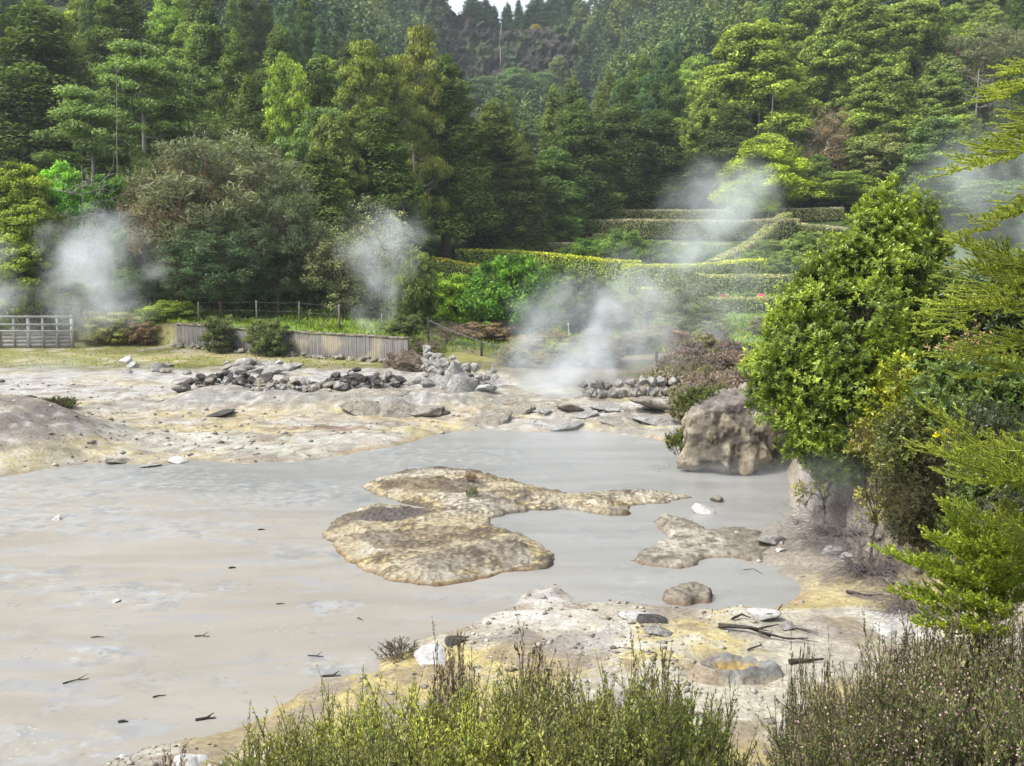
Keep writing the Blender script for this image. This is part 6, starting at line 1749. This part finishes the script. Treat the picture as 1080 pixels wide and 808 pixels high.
BS = [bough(1052, 640, 5.9, 952, 585, 5.5, .35), bough(1052, 650, 5.9, 962, 622, 5.4, .35), bough(1050, 610, 5.9, 985, 560, 5.6, .3), bough(1055, 600, 6.0, 1010, 535, 5.7, .2), bough(1052, 590, 6.0, 1060, 530, 5.8, .2), bough(1055, 620, 5.9, 1090, 560, 5.6, .3),
      bough(1050, 640, 5.9, 1000, 600, 5.3, .35), bough(1052, 660, 5.8, 975, 655, 5.3, .4), bough(1052, 650, 5.8, 1040, 630, 5.2, .4), bough(1055, 640, 5.9, 1095, 620, 5.4, .4), bough(1052, 665, 5.8, 1010, 668, 5.2, .35), bough(1055, 600, 6, 1030, 560, 5.5, .3), bough(1055, 630, 5.9, 1070, 590, 5.3, .3)]
cedar_boughs('cedar_sapling', 'bright yellow-green young cedar above the flowering heath', sb, st, BS, (.25, .36, .035), 62, .02, 360, 1.25)
# ================================================================== WATERFALL
P = at_y(528, 44, 379.4); Q = at_y(529, 98, 362)
n = 24; t = np.linspace(0, 1, n)
yy = np.linspace(381, 360, n); xx = P[0] + 1.0 * fbm2(t * 4, t * 0, 1, 2, 9); zz = np.linspace(93, 62, n); yy = np.linspace(371, 358, n)
acc = Acc(); 
V, F = tube(np.stack([xx, yy - 1.2, zz], 1), .10 + .06 * np.sin(t * 20), 6); acc.add(V, F)
nt = NT('falling_water'); M['fall'] = nt.done(nt.principled((.14, .15, .155), .35, .5))
tag(link('waterfall', acc.mesh('waterfall', M['fall'], True)), 'thin waterfall running down the dark cliff', 'waterfall')

# ================================================================== STEAM
def steam_mat(name, dens, scale, seed, lo=.40, hi=.72, edge=.25, stretch=(1, 1, 1)):
    nt = NT(name)
    tc = nt.n('ShaderNodeTexCoord')
    ln = nt.n('ShaderNodeVectorMath', operation='LENGTH'); nt.set(ln.inputs[0], tc.outputs['Object'])
    geo_ = nt.n('ShaderNodeNewGeometry').outputs['Position']
    mp = nt.n('ShaderNodeMapping'); nt.set(mp.inputs['Vector'], geo_); mp.inputs['Location'].default_value = (seed * 7.1, seed * 3.3, seed * 5.7); mp.inputs['Scale'].default_value = stretch
    nz = nt.noise(mp.outputs[0], scale, 5, .58, .5)
    # ragged falloff: the noise eats into the rim of the cloud
    edgef = nt.ramp(nt.math('ADD', ln.outputs['Value'], nt.math('MULTIPLY', nt.math('SUBTRACT', nz, .5), -1.1)), edge, .92, 1, 0)
    d = nt.math('MULTIPLY', nt.math('MULTIPLY', edgef, nt.ramp(nz, lo, hi, .12, 1)), dens)
    rim = nt.ramp(ln.outputs['Value'], .80, .99, 1, 0)
    d = nt.math('MULTIPLY', d, rim)
    v = nt.n('ShaderNodeVolumePrincipled'); v.inputs['Color'].default_value = (.90, .945, .985, 1); v.inputs['Anisotropy'].default_value = .15
    nt.set(v.inputs['Density'], d)
    nt.t.links.new(v.outputs[0], nt.out.inputs['Volume'])
    return nt.m
sn = 0
def steam(px, py, Y, wpx, hpx, depth, dens, scale, label, tilt=0.0, **k):
    global sn; sn += 1
    c = at_y(px, py, Y); s = Y / FPX
    V, F = ICO[3]
    o = link('steam', mesh_from('steam', V * 1.0, F, steam_mat('steam', dens, scale, sn, **k)), loc=tuple(c))
    o.scale = (wpx * s * .5, depth * .5, hpx * s * .5); o.rotation_euler = (0, tilt, 0)
    tag(o, label, kind='stuff')
steam(104, 286, 52, 180, 165, 4.5, .55, .4, 'white steam cloud drifting in front of the trees at the left')
steam(-6, 292, 53, 90, 120, 3, .4, .5, 'steam at the left edge')
steam(60, 330, 52.5, 190, 90, 3, .25, .5, 'low steam around the fence panel')
steam(402, 262, 51, 125, 140, 3.5, .42, .6, 'steam puff in front of the silvery tree')
steam(398, 322, 50.5, 80, 130, 2.5, .3, .7, 'thin steam below the middle puff')
steam(586, 402, 39.5, 190, 130, 4, .8, .6, 'dense steam over the main vent')
steam(622, 352, 42.5, 230, 180, 4, .62, .5, 'steam rising from the main vent')
steam(670, 335, 46, 150, 190, 4, .3, .5, 'steam drifting right from the main vent')
steam(745, 250, 62, 160, 290, 5, .38, .32, 'tall slanting steam column before the hedges', tilt=.55)
steam(770, 290, 64, 230, 210, 6, .13, .35, 'veil of steam over the terraced garden', tilt=.3)
steam(735, 345, 50, 200, 130, 5, .22, .45, 'steam veil over the dry heath slope')
steam(1040, 215, 58, 210, 250, 6, .24, .3, 'steam behind the leafy tree at the right', tilt=.3)
steam(870, 500, 17.6, 150, 70, 1.4, .35, 1.6, 'faint steam under the leafy tree')
steam(770, 505, 22.5, 220, 60, 3, .16, .9, 'faint steam on the water at the rock outcrop')
steam(590, 462, 31, 300, 70, 5, .12, .6, 'thin mist lying on the far water')
steam(130, 560, 18.5, 330, 90, 4, .06, .8, 'thin mist lying on the mud')
steam(60, 395, 44, 260, 70, 5, .10, .5, 'thin mist over the white flats')

# ================================================================== HAZE
V, F = box(xs[0] - 30, xs[-1] + 30, ys[0] - 30, ys[-1] + 30, float(GZ.min()) - 1.0, float(GZ.max()) + 32)
nt = NT('haze'); v = nt.n('ShaderNodeVolumePrincipled'); v.inputs['Color'].default_value = (.80, .88, .97, 1); v.inputs['Density'].default_value = .00028; v.inputs['Anisotropy'].default_value = .3
nt.t.links.new(v.outputs[0], nt.out.inputs['Volume'])
HAZE = True
if HAZE:
    tag(link('haze', mesh_from('haze', V, F, nt.m)), 'pale air thickening towards the far hills', kind='stuff')

# ================================================================== SKY, SUN, CAMERA
SUN_EL, SUN_AZ = 52.0, -118.0       # azimuth from +Y towards +X, degrees
w = bpy.data.worlds.new('World'); scene.world = w; w.use_nodes = True
t = w.node_tree; t.nodes.clear()
sky = t.nodes.new('ShaderNodeTexSky'); sky.sky_type = 'NISHITA'; sky.sun_disc = False
sky.sun_elevation = R(SUN_EL); sky.sun_rotation = R(SUN_AZ)
sky.air_density = 1.0; sky.dust_density = 3.0; sky.ozone_density = 1.0
hs = t.nodes.new('ShaderNodeHueSaturation'); hs.inputs['Saturation'].default_value = .38; hs.inputs['Value'].default_value = 1.0
bg = t.nodes.new('ShaderNodeBackground'); bg.inputs['Strength'].default_value = .15
ou = t.nodes.new('ShaderNodeOutputWorld')
t.links.new(sky.outputs[0], hs.inputs['Color']); t.links.new(hs.outputs[0], bg.inputs['Color']); t.links.new(bg.outputs[0], ou.inputs['Surface'])
sd = bpy.data.lights.new('sun', 'SUN'); sd.energy = 2.1; sd.angle = R(15); sd.color = (1, .96, .89)
so = bpy.data.objects.new('sun', sd); COL.objects.link(so)
az, el = R(SUN_AZ), R(SUN_EL)
dv = Vector((math.sin(az) * math.cos(el), math.cos(az) * math.cos(el), math.sin(el)))
so.rotation_euler = dv.to_track_quat('Z', 'Y').to_euler(); so.location = dv * 60

cam = bpy.data.cameras.new('camera'); co = bpy.data.objects.new('camera', cam); COL.objects.link(co)
cam.sensor_fit = 'HORIZONTAL'; cam.sensor_width = 36; cam.lens = 36.0 * FPX / 1080.0
cam.clip_start = .1; cam.clip_end = 5000
co.location = (0, 0, CAMZ); co.rotation_euler = (R(90) + PITCH, 0, 0)
scene.camera = co
vs = scene.view_settings
vs.view_transform = 'Standard'; vs.look = 'None'; vs.gamma = 1; vs.use_curve_mapping = False; vs.exposure = 1.24
scene.render.engine = 'CYCLES'
cy = scene.cycles
cy.max_bounces = 6; cy.diffuse_bounces = 3; cy.glossy_bounces = 2; cy.transmission_bounces = 2; cy.transparent_max_bounces = 8; cy.volume_bounces = 4
cy.use_denoising = True
cy.volume_step_rate = 1.0; cy.volume_max_steps = 256
cy.sample_clamp_indirect = 4
